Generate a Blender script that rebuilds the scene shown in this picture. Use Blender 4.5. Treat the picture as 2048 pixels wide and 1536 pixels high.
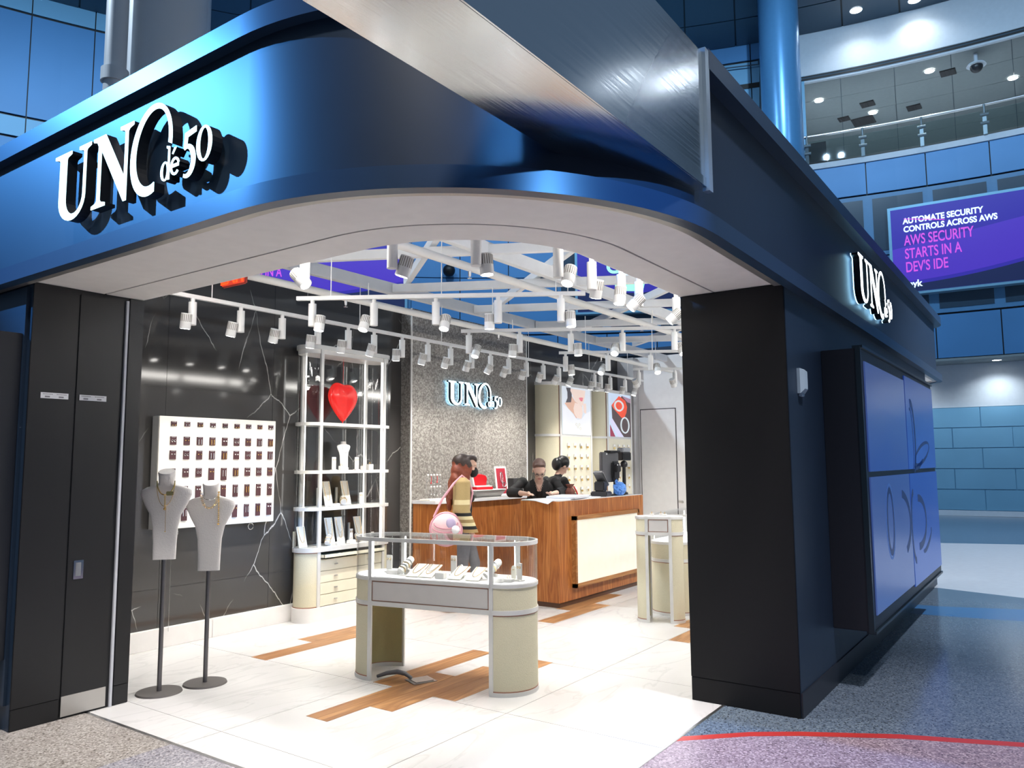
import bpy, bmesh, math, random
from mathutils import Vector, Matrix, Euler
random.seed(7)
for o in list(bpy.data.objects): bpy.data.objects.remove(o)
sc = bpy.context.scene
COL = sc.collection
PI = math.pi
def R(d): return math.radians(d)

# ------------------------------------------------------------ camera
yaw, pitch, roll, FPX = R(35.2354), R(5.80927), R(-0.35185), 1550.37
fw = Vector((math.cos(yaw)*math.cos(pitch), math.sin(yaw)*math.cos(pitch), math.sin(pitch)))
rt = Vector((math.sin(yaw), -math.cos(yaw), 0)); up = rt.cross(fw)
rt2 = math.cos(roll)*rt + math.sin(roll)*up; up2 = -math.sin(roll)*rt + math.cos(roll)*up
cd = bpy.data.cameras.new('camera'); cam = bpy.data.objects.new('camera', cd); COL.objects.link(cam)
m = Matrix((( rt2.x, up2.x, -fw.x, 0), (rt2.y, up2.y, -fw.y, 0), (rt2.z, up2.z, -fw.z, 1.6), (0, 0, 0, 1)))
cam.matrix_world = m
cd.sensor_width = 36; cd.lens = FPX/2048*36; cd.clip_end = 200
sc.camera = cam

# ------------------------------------------------------------ world, hall lamps and added fills, exposure
sc.view_settings.view_transform = 'Standard'; sc.view_settings.look = 'None'
sc.view_settings.gamma = 1.0; sc.view_settings.use_curve_mapping = False
sc.view_settings.exposure = 0.22
w = bpy.data.worlds.new('world'); sc.world = w; w.use_nodes = True
bg = w.node_tree.nodes['Background']
bg.inputs[0].default_value = (0.155, 0.25, 0.39, 1); bg.inputs[1].default_value = 0.42
def lamp(kind, loc, target, power, color, size=1.0, spot=60, blend=.4, name='hall_and_fill_lamp', sizey=None):
    l = bpy.data.lights.new(name, kind); l.energy = power; l.color = color
    if kind == 'AREA':
        l.size = size
        if sizey: l.shape = 'RECTANGLE'; l.size_y = sizey
    elif kind == 'SPOT': l.spot_size = R(spot); l.spot_blend = blend; l.shadow_soft_size = size
    elif kind == 'SUN': l.angle = size
    else: l.shadow_soft_size = size
    o = bpy.data.objects.new(name, l); COL.objects.link(o); o.location = loc
    d = Vector(target)-Vector(loc); o.rotation_euler = d.to_track_quat('-Z', 'Y').to_euler()
    return o
BLUE = (0.09, 0.38, 1.0)
lamp('SPOT', (-3.9, 13.3, 8.7), (2.13, 4.35, 3.38), 11000, BLUE, .10, 17, .6)             # blue floodlight raking along the left fascia
lamp('SPOT', (-0.2, -6.5, 5.2), (3.05, 1.5, 2.82), 5200, (0.12, 0.42, 1.0), .06, 9, .9)  # blue hall lamp on the rounded corner band
lamp('SPOT', (13.5, -2.5, 9.0), (14.5, -0.5, 0), 4200, (0.80, 0.88, 1.0), .15, 95, .6)   # added fill from above, brightens the floor beyond the right side
lamp('SPOT', (-0.5, 4.8, 9.0), (1.0, 4.3, 0), 2600, (1.0, 0.95, 0.95), .2, 36, .7)       # overhead fill added for the terrazzo of the left approach
lamp('SPOT', (4.6, -1.5, 9.0), (4.3, 0.6, 0), 2600, (0.98, 0.93, 1.0), .2, 40, .8)       # overhead fill added for the terrazzo of the right approach
lamp('SPOT', (-2.0, 0.0, 9.0), (2.0, 2.8, 0.6), 1500, (1.0, 0.96, 0.93), .3, 50, .8)         # unseen fill added behind the viewer, lifts the sides facing the camera
lamp('SPOT', (0.5, 13.0, 13.0), (5.2, 9.0, 7.5), 5200, (0.75, 0.88, 1.0), .3, 40, .6)    # spot added to brighten the steel columns
lamp('SPOT', (8.19, -.714, 6.046), (3.24, 1.355, 3.36), 4, (.8, .9, 1.), .07, 30, .8)   # small hall lamps mirrored in the steel beam
lamp('SPOT', (9.88, -2.239, 7.21), (2.7, 1.355, 3.14), 4, (.8, .9, 1.), .05, 30, .8)
lamp('AREA', (2.99, 4.3, 2.95), (5.5, 4.3, 3.25), 22, (1, .96, .9), 1.8, sizey=.10, name='fill_and_cove_light')      # three added fill strips, unseen behind the soffit, brighten fittings and walls
lamp('AREA', (6.0, 2.20, 2.95), (6.0, 4.6, 3.30), 26, (1, .96, .9), 4.0, sizey=.10, name='fill_and_cove_light')
lamp('AREA', (10.5, 2.20, 2.95), (10.8, 4.6, 3.2), 40, (1, .96, .9), 4.0, sizey=.10, name='fill_and_cove_light')
for a_, pw in ((-6, 1000), (12, 1800), (34, 1800), (54, 1700), (72, 1800)):             # ring of spots added high up to brighten the curved wall
    lamp('SPOT', (15*math.cos(R(a_)), 15*math.sin(R(a_)), 14.6), (25*math.cos(R(a_)), 25*math.sin(R(a_)), 6.5), pw, (0.50, 0.75, 1.0), .1, 120, .8)

# ------------------------------------------------------------ materials
MATS = {}
def nt(m): return m.node_tree.nodes, m.node_tree.links
def mat(name, col=(.8, .8, .8), rough=.5, metal=0., spec=.5, emit=None, es=0., bump=None, coat=0., aniso=0., sheen=0.):
    if name in MATS: return MATS[name]
    m = bpy.data.materials.new(name); m.use_nodes = True; MATS[name] = m
    N, L = nt(m); b = N['Principled BSDF']
    b.inputs['Base Color'].default_value = (*col, 1); b.inputs['Roughness'].default_value = rough
    b.inputs['Metallic'].default_value = metal; b.inputs['Specular IOR Level'].default_value = spec
    b.inputs['Coat Weight'].default_value = coat; b.inputs['Anisotropic'].default_value = aniso
    if emit: b.inputs['Emission Color'].default_value = (*emit, 1); b.inputs['Emission Strength'].default_value = es
    # fine procedural variation for every surface
    tc = N.new('ShaderNodeTexCoord'); no = N.new('ShaderNodeTexNoise')
    sc_, amt, bst = bump or (9., .06, .0)
    no.inputs['Scale'].default_value = sc_; no.inputs['Detail'].default_value = 3
    L.new(tc.outputs['Object'], no.inputs['Vector'])
    hs = N.new('ShaderNodeMix'); hs.data_type = 'RGBA'; hs.blend_type = 'MULTIPLY'; hs.inputs[0].default_value = 1
    cr = N.new('ShaderNodeMapRange'); cr.inputs[3].default_value = 1-amt; cr.inputs[4].default_value = 1+amt
    L.new(no.outputs[0], cr.inputs[0]); hs.inputs[6].default_value = (*col, 1)
    L.new(cr.outputs[0], hs.inputs[7]); L.new(hs.outputs[2], b.inputs['Base Color'])
    if bst:
        bp = N.new('ShaderNodeBump'); bp.inputs['Strength'].default_value = bst; bp.inputs['Distance'].default_value = .01
        L.new(no.outputs[0], bp.inputs['Height']); L.new(bp.outputs[0], b.inputs['Normal'])
    return m
def base(m): return nt(m)[0]['Principled BSDF']
def ramp(N, pts):
    r = N.new('ShaderNodeValToRGB'); e = r.color_ramp.elements
    e[0].position, e[0].color = pts[0][0], (*pts[0][1], 1); e[1].position, e[1].color = pts[-1][0], (*pts[-1][1], 1)
    for p, c in pts[1:-1]:
        q = e.new(p); q.color = (*c, 1)
    return r
def newmat(name, rough=.5, metal=0., spec=.5):
    m = bpy.data.materials.new(name); m.use_nodes = True; MATS[name] = m
    b = base(m); b.inputs['Roughness'].default_value = rough; b.inputs['Metallic'].default_value = metal; b.inputs['Specular IOR Level'].default_value = spec
    return m
def marble_black():
    m = newmat('black_marble', .08, 0, .6); N, L = nt(m); b = base(m)
    tc = N.new('ShaderNodeTexCoord'); mp = N.new('ShaderNodeMapping'); mp.inputs['Scale'].default_value = (1.0, 1.0, .55)
    mp.inputs['Rotation'].default_value = (0, R(25), 0)
    no = N.new('ShaderNodeTexNoise'); no.inputs['Scale'].default_value = 1.3; no.inputs['Detail'].default_value = 5
    mx = N.new('ShaderNodeMix'); mx.data_type = 'VECTOR'; mx.inputs[0].default_value = .22
    L.new(tc.outputs['Object'], mp.inputs[0]); L.new(mp.outputs[0], no.inputs['Vector'])
    L.new(mp.outputs[0], mx.inputs[4]); L.new(no.outputs['Color'], mx.inputs[5])
    vo = N.new('ShaderNodeTexVoronoi'); vo.feature = 'DISTANCE_TO_EDGE'; vo.inputs['Scale'].default_value = 1.9
    L.new(mx.outputs[1], vo.inputs['Vector'])
    r = ramp(N, [(0, (.6, .58, .55)), (.0022, (.2, .19, .18)), (.006, (.0, .0, .0))])
    L.new(vo.outputs['Distance'], r.inputs[0])
    n2 = N.new('ShaderNodeTexNoise'); n2.inputs['Scale'].default_value = 1.7
    L.new(tc.outputs['Object'], n2.inputs['Vector'])
    r2 = ramp(N, [(.48, (0, 0, 0)), (.62, (1, 1, 1))]); L.new(n2.outputs[0], r2.inputs[0])
    mul = N.new('ShaderNodeMix'); mul.data_type = 'RGBA'; mul.blend_type = 'MULTIPLY'; mul.inputs[0].default_value = 1
    L.new(r.outputs[0], mul.inputs[6]); L.new(r2.outputs[0], mul.inputs[7])
    add = N.new('ShaderNodeMix'); add.data_type = 'RGBA'; add.blend_type = 'ADD'; add.inputs[0].default_value = 1
    add.inputs[6].default_value = (.045, .042, .040, 1); L.new(mul.outputs[2], add.inputs[7]); L.new(add.outputs[2], b.inputs['Base Color'])
    return m
def marble_white():
    m = newmat('white_marble_tile', .22, 0, .5); N, L = nt(m); b = base(m)
    tc = N.new('ShaderNodeTexCoord'); no = N.new('ShaderNodeTexNoise'); no.inputs['Scale'].default_value = 1.2
    no.inputs['Detail'].default_value = 8; no.inputs['Distortion'].default_value = 1.6
    mp = N.new('ShaderNodeMapping'); mp.inputs['Scale'].default_value = (.6, 1.6, 1); mp.inputs['Rotation'].default_value = (0, 0, .5)
    L.new(tc.outputs['Object'], mp.inputs[0]); L.new(mp.outputs[0], no.inputs['Vector'])
    r = ramp(N, [(.30, (.57, .56, .545)), (.475, (.59, .58, .565)), (.50, (.53, .52, .505)), (.52, (.59, .58, .565)), (.8, (.61, .60, .59))])
    L.new(no.outputs[0], r.inputs[0]); L.new(r.outputs[0], b.inputs['Base Color']); return m
def terrazzo(name, c1, c2, c3, rough=.28):
    m = newmat(name, rough, 0, .5); N, L = nt(m); b = base(m)
    tc = N.new('ShaderNodeTexCoord'); vo = N.new('ShaderNodeTexVoronoi'); vo.inputs['Scale'].default_value = 105
    L.new(tc.outputs['Object'], vo.inputs['Vector'])
    sep = N.new('ShaderNodeSeparateColor'); L.new(vo.outputs['Color'], sep.inputs[0])
    r = ramp(N, [(0, c3), (.12, c3), (.16, c1), (.72, c1), (.78, c2), (1, c2)]); L.new(sep.outputs[0], r.inputs[0])
    n2 = N.new('ShaderNodeTexNoise'); n2.inputs['Scale'].default_value = .8; L.new(tc.outputs['Object'], n2.inputs['Vector'])
    mul = N.new('ShaderNodeMix'); mul.data_type = 'RGBA'; mul.blend_type = 'MULTIPLY'; mul.inputs[0].default_value = .35
    L.new(r.outputs[0], mul.inputs[6]); L.new(n2.outputs[0], mul.inputs[7]); L.new(mul.outputs[2], b.inputs['Base Color']); return m
def wood(name, c1, c2, c3, axis='Z', rough=.35, scale=1.0):
    m = newmat(name, rough, 0, .4); N, L = nt(m); b = base(m)
    tc = N.new('ShaderNodeTexCoord'); mp = N.new('ShaderNodeMapping')
    s = {'Z': (9, 9, .7), 'X': (.7, 9, 9), 'Y': (9, .7, 9)}[axis]; mp.inputs['Scale'].default_value = tuple(v*scale for v in s)
    no = N.new('ShaderNodeTexNoise'); no.inputs['Scale'].default_value = 1.2; no.inputs['Detail'].default_value = 6; no.inputs['Distortion'].default_value = .9
    L.new(tc.outputs['Object'], mp.inputs[0]); L.new(mp.outputs[0], no.inputs['Vector'])
    wv = N.new('ShaderNodeMath'); wv.operation = 'MULTIPLY'; wv.inputs[1].default_value = 7.; L.new(no.outputs[0], wv.inputs[0])
    fr = N.new('ShaderNodeMath'); fr.operation = 'PINGPONG'; fr.inputs[1].default_value = 1.; L.new(wv.outputs[0], fr.inputs[0])
    r = ramp(N, [(0, c1), (.5, c2), (1, c3)]); L.new(fr.outputs[0], r.inputs[0]); L.new(r.outputs[0], b.inputs['Base Color']); return m
def mosaic():
    m = newmat('silver_mosaic', .35, .35, .6); N, L = nt(m); b = base(m)
    tc = N.new('ShaderNodeTexCoord'); vo = N.new('ShaderNodeTexVoronoi'); vo.inputs['Scale'].default_value = 55
    L.new(tc.outputs['Object'], vo.inputs['Vector'])
    sep = N.new('ShaderNodeSeparateColor'); L.new(vo.outputs['Color'], sep.inputs[0])
    r = ramp(N, [(0, (.17, .155, .14)), (.5, (.27, .25, .225)), (1, (.42, .39, .36))]); L.new(sep.outputs[0], r.inputs[0])
    no = N.new('ShaderNodeTexNoise'); no.inputs['Scale'].default_value = 3; L.new(tc.outputs['Object'], no.inputs['Vector'])
    L.new(r.outputs[0], b.inputs['Base Color'])
    bp = N.new('ShaderNodeBump'); bp.inputs['Strength'].default_value = .8; bp.inputs['Distance'].default_value = .01
    L.new(sep.outputs[1], bp.inputs['Height']); L.new(bp.outputs[0], b.inputs['Normal']); return m
def steel(name, col=(.62, .64, .66), rough=.28, axis='X', metal=1.):
    m = newmat(name, rough, metal, .5); N, L = nt(m); b = base(m); b.inputs['Base Color'].default_value = (*col, 1)
    tc = N.new('ShaderNodeTexCoord'); mp = N.new('ShaderNodeMapping'); mp.inputs['Scale'].default_value = (.6, 60, 60) if axis == 'X' else (60, 60, .6)
    no = N.new('ShaderNodeTexNoise'); no.inputs['Scale'].default_value = 2; no.inputs['Detail'].default_value = 4
    L.new(tc.outputs['Object'], mp.inputs[0]); L.new(mp.outputs[0], no.inputs['Vector'])
    mr = N.new('ShaderNodeMapRange'); mr.inputs[3].default_value = max(.05, rough-.1); mr.inputs[4].default_value = rough+.12
    L.new(no.outputs[0], mr.inputs[0]); L.new(mr.outputs[0], b.inputs['Roughness'])
    bp = N.new('ShaderNodeBump'); bp.inputs['Strength'].default_value = .03; bp.inputs['Distance'].default_value = .002
    L.new(no.outputs[0], bp.inputs['Height']); L.new(bp.outputs[0], b.inputs['Normal']); return m
def glassmat(name='clear_glass', tint=(.985, .992, .99), refl=1.0):
    m = bpy.data.materials.new(name); m.use_nodes = True; N, L = nt(m); MATS[name] = m
    N.remove(N['Principled BSDF']); out = N['Material Output']
    t = N.new('ShaderNodeBsdfTransparent'); t.inputs[0].default_value = (*tint, 1)
    g = N.new('ShaderNodeBsdfGlossy'); g.inputs['Roughness'].default_value = .02
    lw = N.new('ShaderNodeLayerWeight'); lw.inputs[0].default_value = .5
    pw = N.new('ShaderNodeMath'); pw.operation = 'POWER'; pw.inputs[1].default_value = 5.0; L.new(lw.outputs['Facing'], pw.inputs[0])
    mu = N.new('ShaderNodeMath'); mu.operation = 'MULTIPLY_ADD'; mu.inputs[1].default_value = .75*refl; mu.inputs[2].default_value = .035*refl; L.new(pw.outputs[0], mu.inputs[0])
    mx = N.new('ShaderNodeMixShader'); L.new(mu.outputs[0], mx.inputs[0]); L.new(t.outputs[0], mx.inputs[1]); L.new(g.outputs[0], mx.inputs[2])
    L.new(mx.outputs[0], out.inputs[0]); return m
def emis(name, col, s):
    m = mat(name, tuple(min(1, c*.8) for c in col), .4, emit=col, es=s); return m

M = dict(
 navy=mat('navy_painted_metal', (.012, .026, .050), .42, 0, .5, bump=(5, .12, .0)),
 colblack=mat('column_black_laminate', (.004, .004, .005), .55, 0, .3), navyband=mat('navy_band_metal', (.020, .045, .090), .33), black=mat('satin_black_laminate', (.008, .008, .0095), .40, 0, .5),
 blackside=mat('dark_side_panel', (.012, .014, .020), .4),
 soffit=mat('soffit_white', (.82, .79, .76), .6), soffitlip=mat('soffit_lip_metal', (.42, .40, .37), .35, .6),
 white=mat('white_powder_coat', (.80, .79, .76), .4), wallw=mat('white_wall_paint', (.82, .80, .79), .65),
 greyw=mat('grey_wall_paint', (.45, .44, .44), .6), groove=mat('dark_joint', (.05, .045, .045), .7),
 marbleb=marble_black(), marblew=marble_white(), terra=terrazzo('grey_terrazzo', (.30, .29, .32), (.50, .48, .50), (.12, .11, .13)),
 terra2=terrazzo('mauve_terrazzo', (.30, .22, .26), (.50, .40, .44), (.14, .10, .12)),
 terra3=terrazzo('blue_grey_terrazzo', (.13, .17, .22), (.22, .27, .32), (.06, .08, .10), .16),
 terra4=terrazzo('warm_grey_terrazzo', (.34, .31, .28), (.52, .49, .45), (.15, .13, .11)),
 palefloor=mat('pale_floor_band', (.66, .66, .66), .12), bluefloor=mat('blue_floor_band', (.05, .16, .34), .2),
 slatefloor=mat('slate_floor_band', (.08, .13, .19), .22), redline=mat('red_floor_line', (.42, .03, .025), .4),
 mosaic=mosaic(), steel=steel('brushed_steel', (.70, .72, .74), .17), steelv=steel('brushed_steel_column', (.58, .62, .66), .36, 'Z', .35),
 metal=mat('satin_steel', (.62, .62, .62), .3, 1.), kick=mat('kickplate_steel', (.55, .53, .50), .38, .8),
 chrome=mat('chrome', (.8, .8, .8), .12, 1.), gold=mat('gold', (.86, .58, .22), .25, 1.), silver=mat('silver', (.85, .85, .84), .2, 1.),
 walnut=wood('walnut_veneer', (.42, .145, .036), (.28, .085, .020), (.52, .205, .058), 'Z'),
 walnutx=wood('walnut_frame', (.40, .18, .055), (.30, .12, .036), (.46, .22, .075), 'X', scale=.7),
 plank=wood('oak_plank', (.36, .18, .075), (.24, .11, .045), (.44, .235, .10), 'X', .4, .8), plankdk=mat('dark_plinth', (.10, .045, .022), .5),
 cream=mat('cream_fabric_panel', (.67, .62, .45), .75, bump=(160, .08, .3)), olive=mat('olive_lining', (.42, .37, .18), .8, bump=(120, .06, .2)),
 framew=mat('champagne_white_metal', (.74, .73, .70), .3, .25), copper=mat('copper_edge', (.36, .19, .13), .4, .6),
 drawer=mat('cream_drawer_front', (.76, .71, .56), .45), fascia=mat('grey_drawer_front', (.56, .54, .52), .5),
 deck=mat('white_display_deck', (.86, .86, .87), .35), pad=mat('cream_leatherette', (.80, .77, .68), .6, bump=(60, .04, .1)),
 padw=mat('white_leatherette', (.85, .83, .79), .5), board=emis('lit_white_board', (1., .95, .86), .10),
 card=mat('maroon_card', (.060, .018, .022), .6), glass=glassmat(), glassrail=glassmat('railing_glass', (.75, .86, .86), 1.0),
 bust=mat('bust_linen', (.66, .63, .61), .85, bump=(90, .04, .2)), pole=mat('grey_pole', (.16, .155, .16), .35, .8),
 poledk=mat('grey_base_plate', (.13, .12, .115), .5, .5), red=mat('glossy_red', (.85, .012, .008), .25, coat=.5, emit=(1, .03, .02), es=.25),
 redbox=mat('red_leatherette', (.70, .01, .02), .45), counter=mat('white_marble_counter', (.78, .78, .79), .2, bump=(3, .06, 0)),
 litpanel=emis('lit_cream_panel', (1., .95, .80), .22), paper=mat('white_paper', (.88, .88, .90), .7), blackplastic=mat('black_plastic', (.025, .025, .027), .35),
 greyplastic=mat('grey_plastic', (.12, .12, .125), .45), lens=emis('spotlight_lens', (1., .97, .92), 16.), fin=mat('spotlight_fin_gap', (.30, .28, .25), .6),
 spotw=mat('spotlight_white', (.80, .79, .77), .4), beamw=mat('white_roof_beam', (.76, .76, .76), .5), pipe=mat('white_pipe', (.78, .76, .72), .4),
 letter=emis('letter_glow', (.62, .95, 1.), 2.2), letteri=emis('letter_glow_white', (.85, .95, 1.), 3.5), letterside=mat('letter_side_black', (.01, .012, .016), .4),
 exitred=emis('exit_sign_red', (1., .06, .01), 1.6), exitdk=mat('exit_sign_case', (.25, .04, .03), .3),
 bpanel=mat('blue_metal_panel', (.075, .245, .50), .45, .1, bump=(.4, .18, 0)), bpanel2=mat('pale_blue_metal_panel', (.17, .40, .60), .45, .1, bump=(.4, .18, 0)),
 bdark=mat('dark_blue_glazing', (.025, .055, .09), .3), bframe=mat('blue_window_frame', (.08, .23, .42), .4), btile=mat('blue_stone_tile', (.16, .36, .52), .6, bump=(1., .12, 0)),
 bwhite=mat('white_bulkhead', (.62, .68, .74), .6), bceil=mat('grey_ceiling_tile', (.26, .29, .29), .8), bsoff=mat('slate_soffit_panel', (.03, .07, .11), .4),
 bcol=mat('blue_round_column', (.09, .27, .50), .3, .3), dark=mat('near_black', (.006, .006, .007), .5), purple=emis('poster_purple', (.020, .012, .22), 1.0),
 purple2=emis('poster_violet', (.045, .018, .30), 1.0), ink=emis('poster_night_blue', (.004, .008, .045), 1.0), pink=emis('poster_pink', (.48, .06, .48), 1.0),
 pwhite=emis('poster_white', (.68, .88, 1.), 1.0), pgreen=emis('poster_mint', (.30, .75, .5), 1.0), pframe=mat('poster_frame_blue', (.25, .50, .66), .35, .3),
 downlight=emis('downlight', (1, 1, .97), 14.), vent=mat('vent_dark', (.05, .045, .045), .6),
 skin=mat('skin', (.74, .46, .34), .55), skin2=mat('skin_light', (.78, .52, .40), .5), hairred=mat('auburn_hair', (.20, .045, .02), .45, bump=(40, .35, .3)),
 hairdk=mat('dark_hair', (.035, .022, .018), .4, bump=(40, .3, .3)), hairbr=mat('brown_hair', (.10, .055, .04), .45, bump=(40, .3, .3)), hairbk=mat('black_hair', (.012, .011, .011), .3),
 blazer=mat('black_cloth', (.012, .012, .013), .8), jeans=mat('grey_denim', (.15, .145, .16), .85, bump=(20, .2, .1)), tan=mat('tan_knit', (.42, .31, .14), .9, bump=(120, .1, .3)),
 creamknit=mat('cream_knit', (.72, .62, .36), .9), pinkc=mat('pink_strap', (.72, .36, .42), .5), lilac=mat('lilac_fabric', (.45, .38, .55), .6), lips=mat('lips', (.45, .10, .09), .5),
 blueb=mat('blue_plastic_bag', (.10, .28, .72), .3), shoe=mat('black_shoe', (.01, .01, .01), .5), browncl=mat('rust_brown_cloth', (.16, .05, .03), .7),
 sticker=mat('white_sticker', (.75, .75, .78), .5), stickertx=mat('sticker_print', (.22, .22, .24), .6), sensor=mat('pale_sensor_plastic', (.45, .58, .66), .5),
)
# ------------------------------------------------------------ mesh helpers
class MB:
    def __init__(s): s.b = bmesh.new(); s.mi = 0
    def _f(s, vs):
        try:
            f = s.b.faces.new(vs); f.material_index = s.mi; return f
        except ValueError: return None
    def box(s, x0, x1, y0, y1, z0, z1, mtx=None):
        P = [Vector((x, y, z)) for z in (z0, z1) for x, y in ((x0, y0), (x1, y0), (x1, y1), (x0, y1))]
        if mtx: P = [mtx @ p for p in P]
        v = [s.b.verts.new(p) for p in P]
        for q in ((3, 2, 1, 0), (4, 5, 6, 7), (0, 1, 5, 4), (1, 2, 6, 5), (2, 3, 7, 6), (3, 0, 4, 7)): s._f([v[i] for i in q])
        return s
    def bevbox(s, x0, x1, y0, y1, z0, z1, r=.004, mtx=None):
        t = bmesh.new(); bmesh.ops.create_cube(t, size=1)
        for v in t.verts: v.co = Vector(((x0+x1)/2+v.co.x*(x1-x0), (y0+y1)/2+v.co.y*(y1-y0), (z0+z1)/2+v.co.z*(z1-z0)))
        bmesh.ops.bevel(t, geom=t.edges[:], offset=r, segments=2, affect='EDGES')
        mp = {v: s.b.verts.new(mtx @ v.co if mtx else v.co) for v in t.verts}
        for f in t.faces: s._f([mp[v] for v in f.verts])
        t.free(); return s
    def loft(s, rings, closed=True, capa=True, capb=True):
        V = [[s.b.verts.new(p) for p in r] for r in rings]; n = len(rings[0])
        for a, b in zip(V, V[1:]):
            for i in range(n if closed else n-1): s._f([a[i], a[(i+1) % n], b[(i+1) % n], b[i]])
        if capa and closed: s._f(V[0][::-1])
        if capb and closed: s._f(V[-1])
        return s
    def cyl(s, p0, p1, r0, r1=None, n=16, cap=True):
        r1 = r0 if r1 is None else r1; p0, p1 = Vector(p0), Vector(p1); d = (p1-p0).normalized()
        a = d.orthogonal().normalized(); c = d.cross(a)
        rg = [[p+(a*math.cos(2*PI*i/n)+c*math.sin(2*PI*i/n))*r for i in range(n)] for p, r in ((p0, r0), (p1, r1))]
        return s.loft(rg, True, cap, cap)
    def tube(s, pts, r, n=8, closed=False):
        pts = [Vector(p) for p in pts]; k = len(pts); rg = []; prev = None
        for i, p in enumerate(pts):
            if closed: d = pts[(i+1) % k]-pts[i-1]
            else: d = pts[min(i+1, k-1)]-pts[max(i-1, 0)]
            d.normalize()
            a = d.orthogonal().normalized() if prev is None else (prev-d*prev.dot(d)).normalized()
            prev = a; c = d.cross(a); rr = r[i] if isinstance(r, (list, tuple)) else r
            rg.append([p+(a*math.cos(2*PI*j/n)+c*math.sin(2*PI*j/n))*rr for j in range(n)])
        if closed:
            V = [[s.b.verts.new(p) for p in q] for q in rg]
            for i in range(k):
                a, b = V[i], V[(i+1) % k]
                for j in range(n): s._f([a[j], a[(j+1) % n], b[(j+1) % n], b[j]])
            return s
        return s.loft(rg)
    def sph(s, c, r, sx=1, sy=1, sz=1, nu=16, nv=10, rot=None):
        c = Vector(c); rg = []
        for j in range(nv+1):
            t = PI*j/nv
            q = [Vector((sx*r*math.sin(t)*math.cos(2*PI*i/nu), sy*r*math.sin(t)*math.sin(2*PI*i/nu), -sz*r*math.cos(t))) for i in range(nu)]
            rg.append([c+(rot @ p if rot else p) for p in q])
        bot = s.b.verts.new(rg[0][0]); top = s.b.verts.new(rg[-1][0]); V = [[s.b.verts.new(p) for p in q] for q in rg[1:-1]]
        for i in range(nu): s._f([bot, V[0][(i+1) % nu], V[0][i]]); s._f([top, V[-1][i], V[-1][(i+1) % nu]])
        for a, b in zip(V, V[1:]):
            for i in range(nu): s._f([a[i], a[(i+1) % nu], b[(i+1) % nu], b[i]])
        return s
    def prism(s, poly, z0, z1, mtx=None):
        f = (lambda p: mtx @ p) if mtx else (lambda p: p)
        A = [s.b.verts.new(f(Vector((x, y, z0)))) for x, y in poly]; B = [s.b.verts.new(f(Vector((x, y, z1)))) for x, y in poly]
        n = len(poly); s._f(A[::-1]); s._f(B)
        for i in range(n): s._f([A[i], A[(i+1) % n], B[(i+1) % n], B[i]])
        return s
    def band(s, P, Q, z0, z1, closed=False):      # solid between two plan curves with the same number of points
        n = len(P); V = [[s.b.verts.new((*p, z)) for p in L] for L in (P, Q) for z in (z0, z1)]
        a, b, c, d = V; k = n if closed else n-1
        for i in range(k):
            j = (i+1) % n
            s._f([a[i], a[j], b[j], b[i]]); s._f([c[j], c[i], d[i], d[j]]); s._f([b[i], b[j], d[j], d[i]]); s._f([a[j], a[i], c[i], c[j]])
        if not closed: s._f([a[0], b[0], d[0], c[0]]); s._f([a[-1], c[-1], d[-1], b[-1]])
        return s
    def face(s, pts): s._f([s.b.verts.new(p) for p in pts]); return s
    def build(s, name, material, parent=None, loc=None, rot=None, smooth=False):
        me = bpy.data.meshes.new(name); bmesh.ops.recalc_face_normals(s.b, faces=s.b.faces[:])
        s.b.to_mesh(me); s.b.free()
        for mm in (material if isinstance(material, (list, tuple)) else [material]): me.materials.append(mm)
        if smooth:
            me.polygons.foreach_set('use_smooth', [True]*len(me.polygons))
            try: me.set_sharp_from_angle(angle=R(smooth if smooth is not True else 40))
            except Exception: pass
        o = bpy.data.objects.new(name, me); COL.objects.link(o)
        if parent: o.parent = parent
        if loc: o.location = loc
        if rot: o.rotation_euler = rot
        return o
def tag(o, label=None, cat=None, group=None, kind=None):
    if label: o['label'] = label
    if cat: o['category'] = cat
    if group: o['group'] = group
    if kind: o['kind'] = kind
    return o
def thing(name, label, cat, loc=(0, 0, 0), rz=0, group=None, kind=None, rot=None):
    o = bpy.data.objects.new(name, None); COL.objects.link(o); o.location = loc; o.rotation_euler = rot or (0, 0, rz)
    o.empty_display_size = .1
    return tag(o, label, cat, group, kind)
def dup(o, parent=None, loc=None, rz=None, rot=None, label=None):
    c = o.copy(); COL.objects.link(c)
    if parent: c.parent = parent
    if loc is not None: c.location = loc
    if rz is not None: c.rotation_euler = (0, 0, rz)
    if rot is not None: c.rotation_euler = rot
    if label: c['label'] = label
    for ch in [k for k in o.children]: dup(ch, c)
    return c
def B(name, mt, x0, x1, y0, y1, z0, z1, parent=None, bev=0):
    q = MB()
    (q.bevbox(x0, x1, y0, y1, z0, z1, bev) if bev else q.box(x0, x1, y0, y1, z0, z1))
    return q.build(name, mt, parent)
def structure(o, label, cat='wall'): return tag(o, label, cat, None, 'structure')
ORD = 'first second third fourth fifth sixth seventh eighth ninth tenth eleventh twelfth thirteenth fourteenth fifteenth sixteenth seventeenth eighteenth nineteenth twentieth twenty-first twenty-second'.split()
def arc(ox, oy, cx, cy, n=28, far_y=13.0, far_x=None):    # plan curve: down the left side, round the corner, along the right side
    P = [(ox, far_y)] + [(cx-(cx-ox)*math.cos(t), cy-(cy-oy)*math.sin(t)) for t in [PI/2*i/n for i in range(n+1)]]
    if far_x: P.append((far_x, oy))
    return P
def stadium(L, r, n=12):    # plan outline, long axis x, straight length L, end radius r
    P = [(L/2+r*math.cos(t), r*math.sin(t)) for t in [-PI/2+PI*i/n for i in range(n+1)]]
    P += [(-L/2+r*math.cos(t), r*math.sin(t)) for t in [PI/2+PI*i/n for i in range(n+1)]]
    return P

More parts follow.
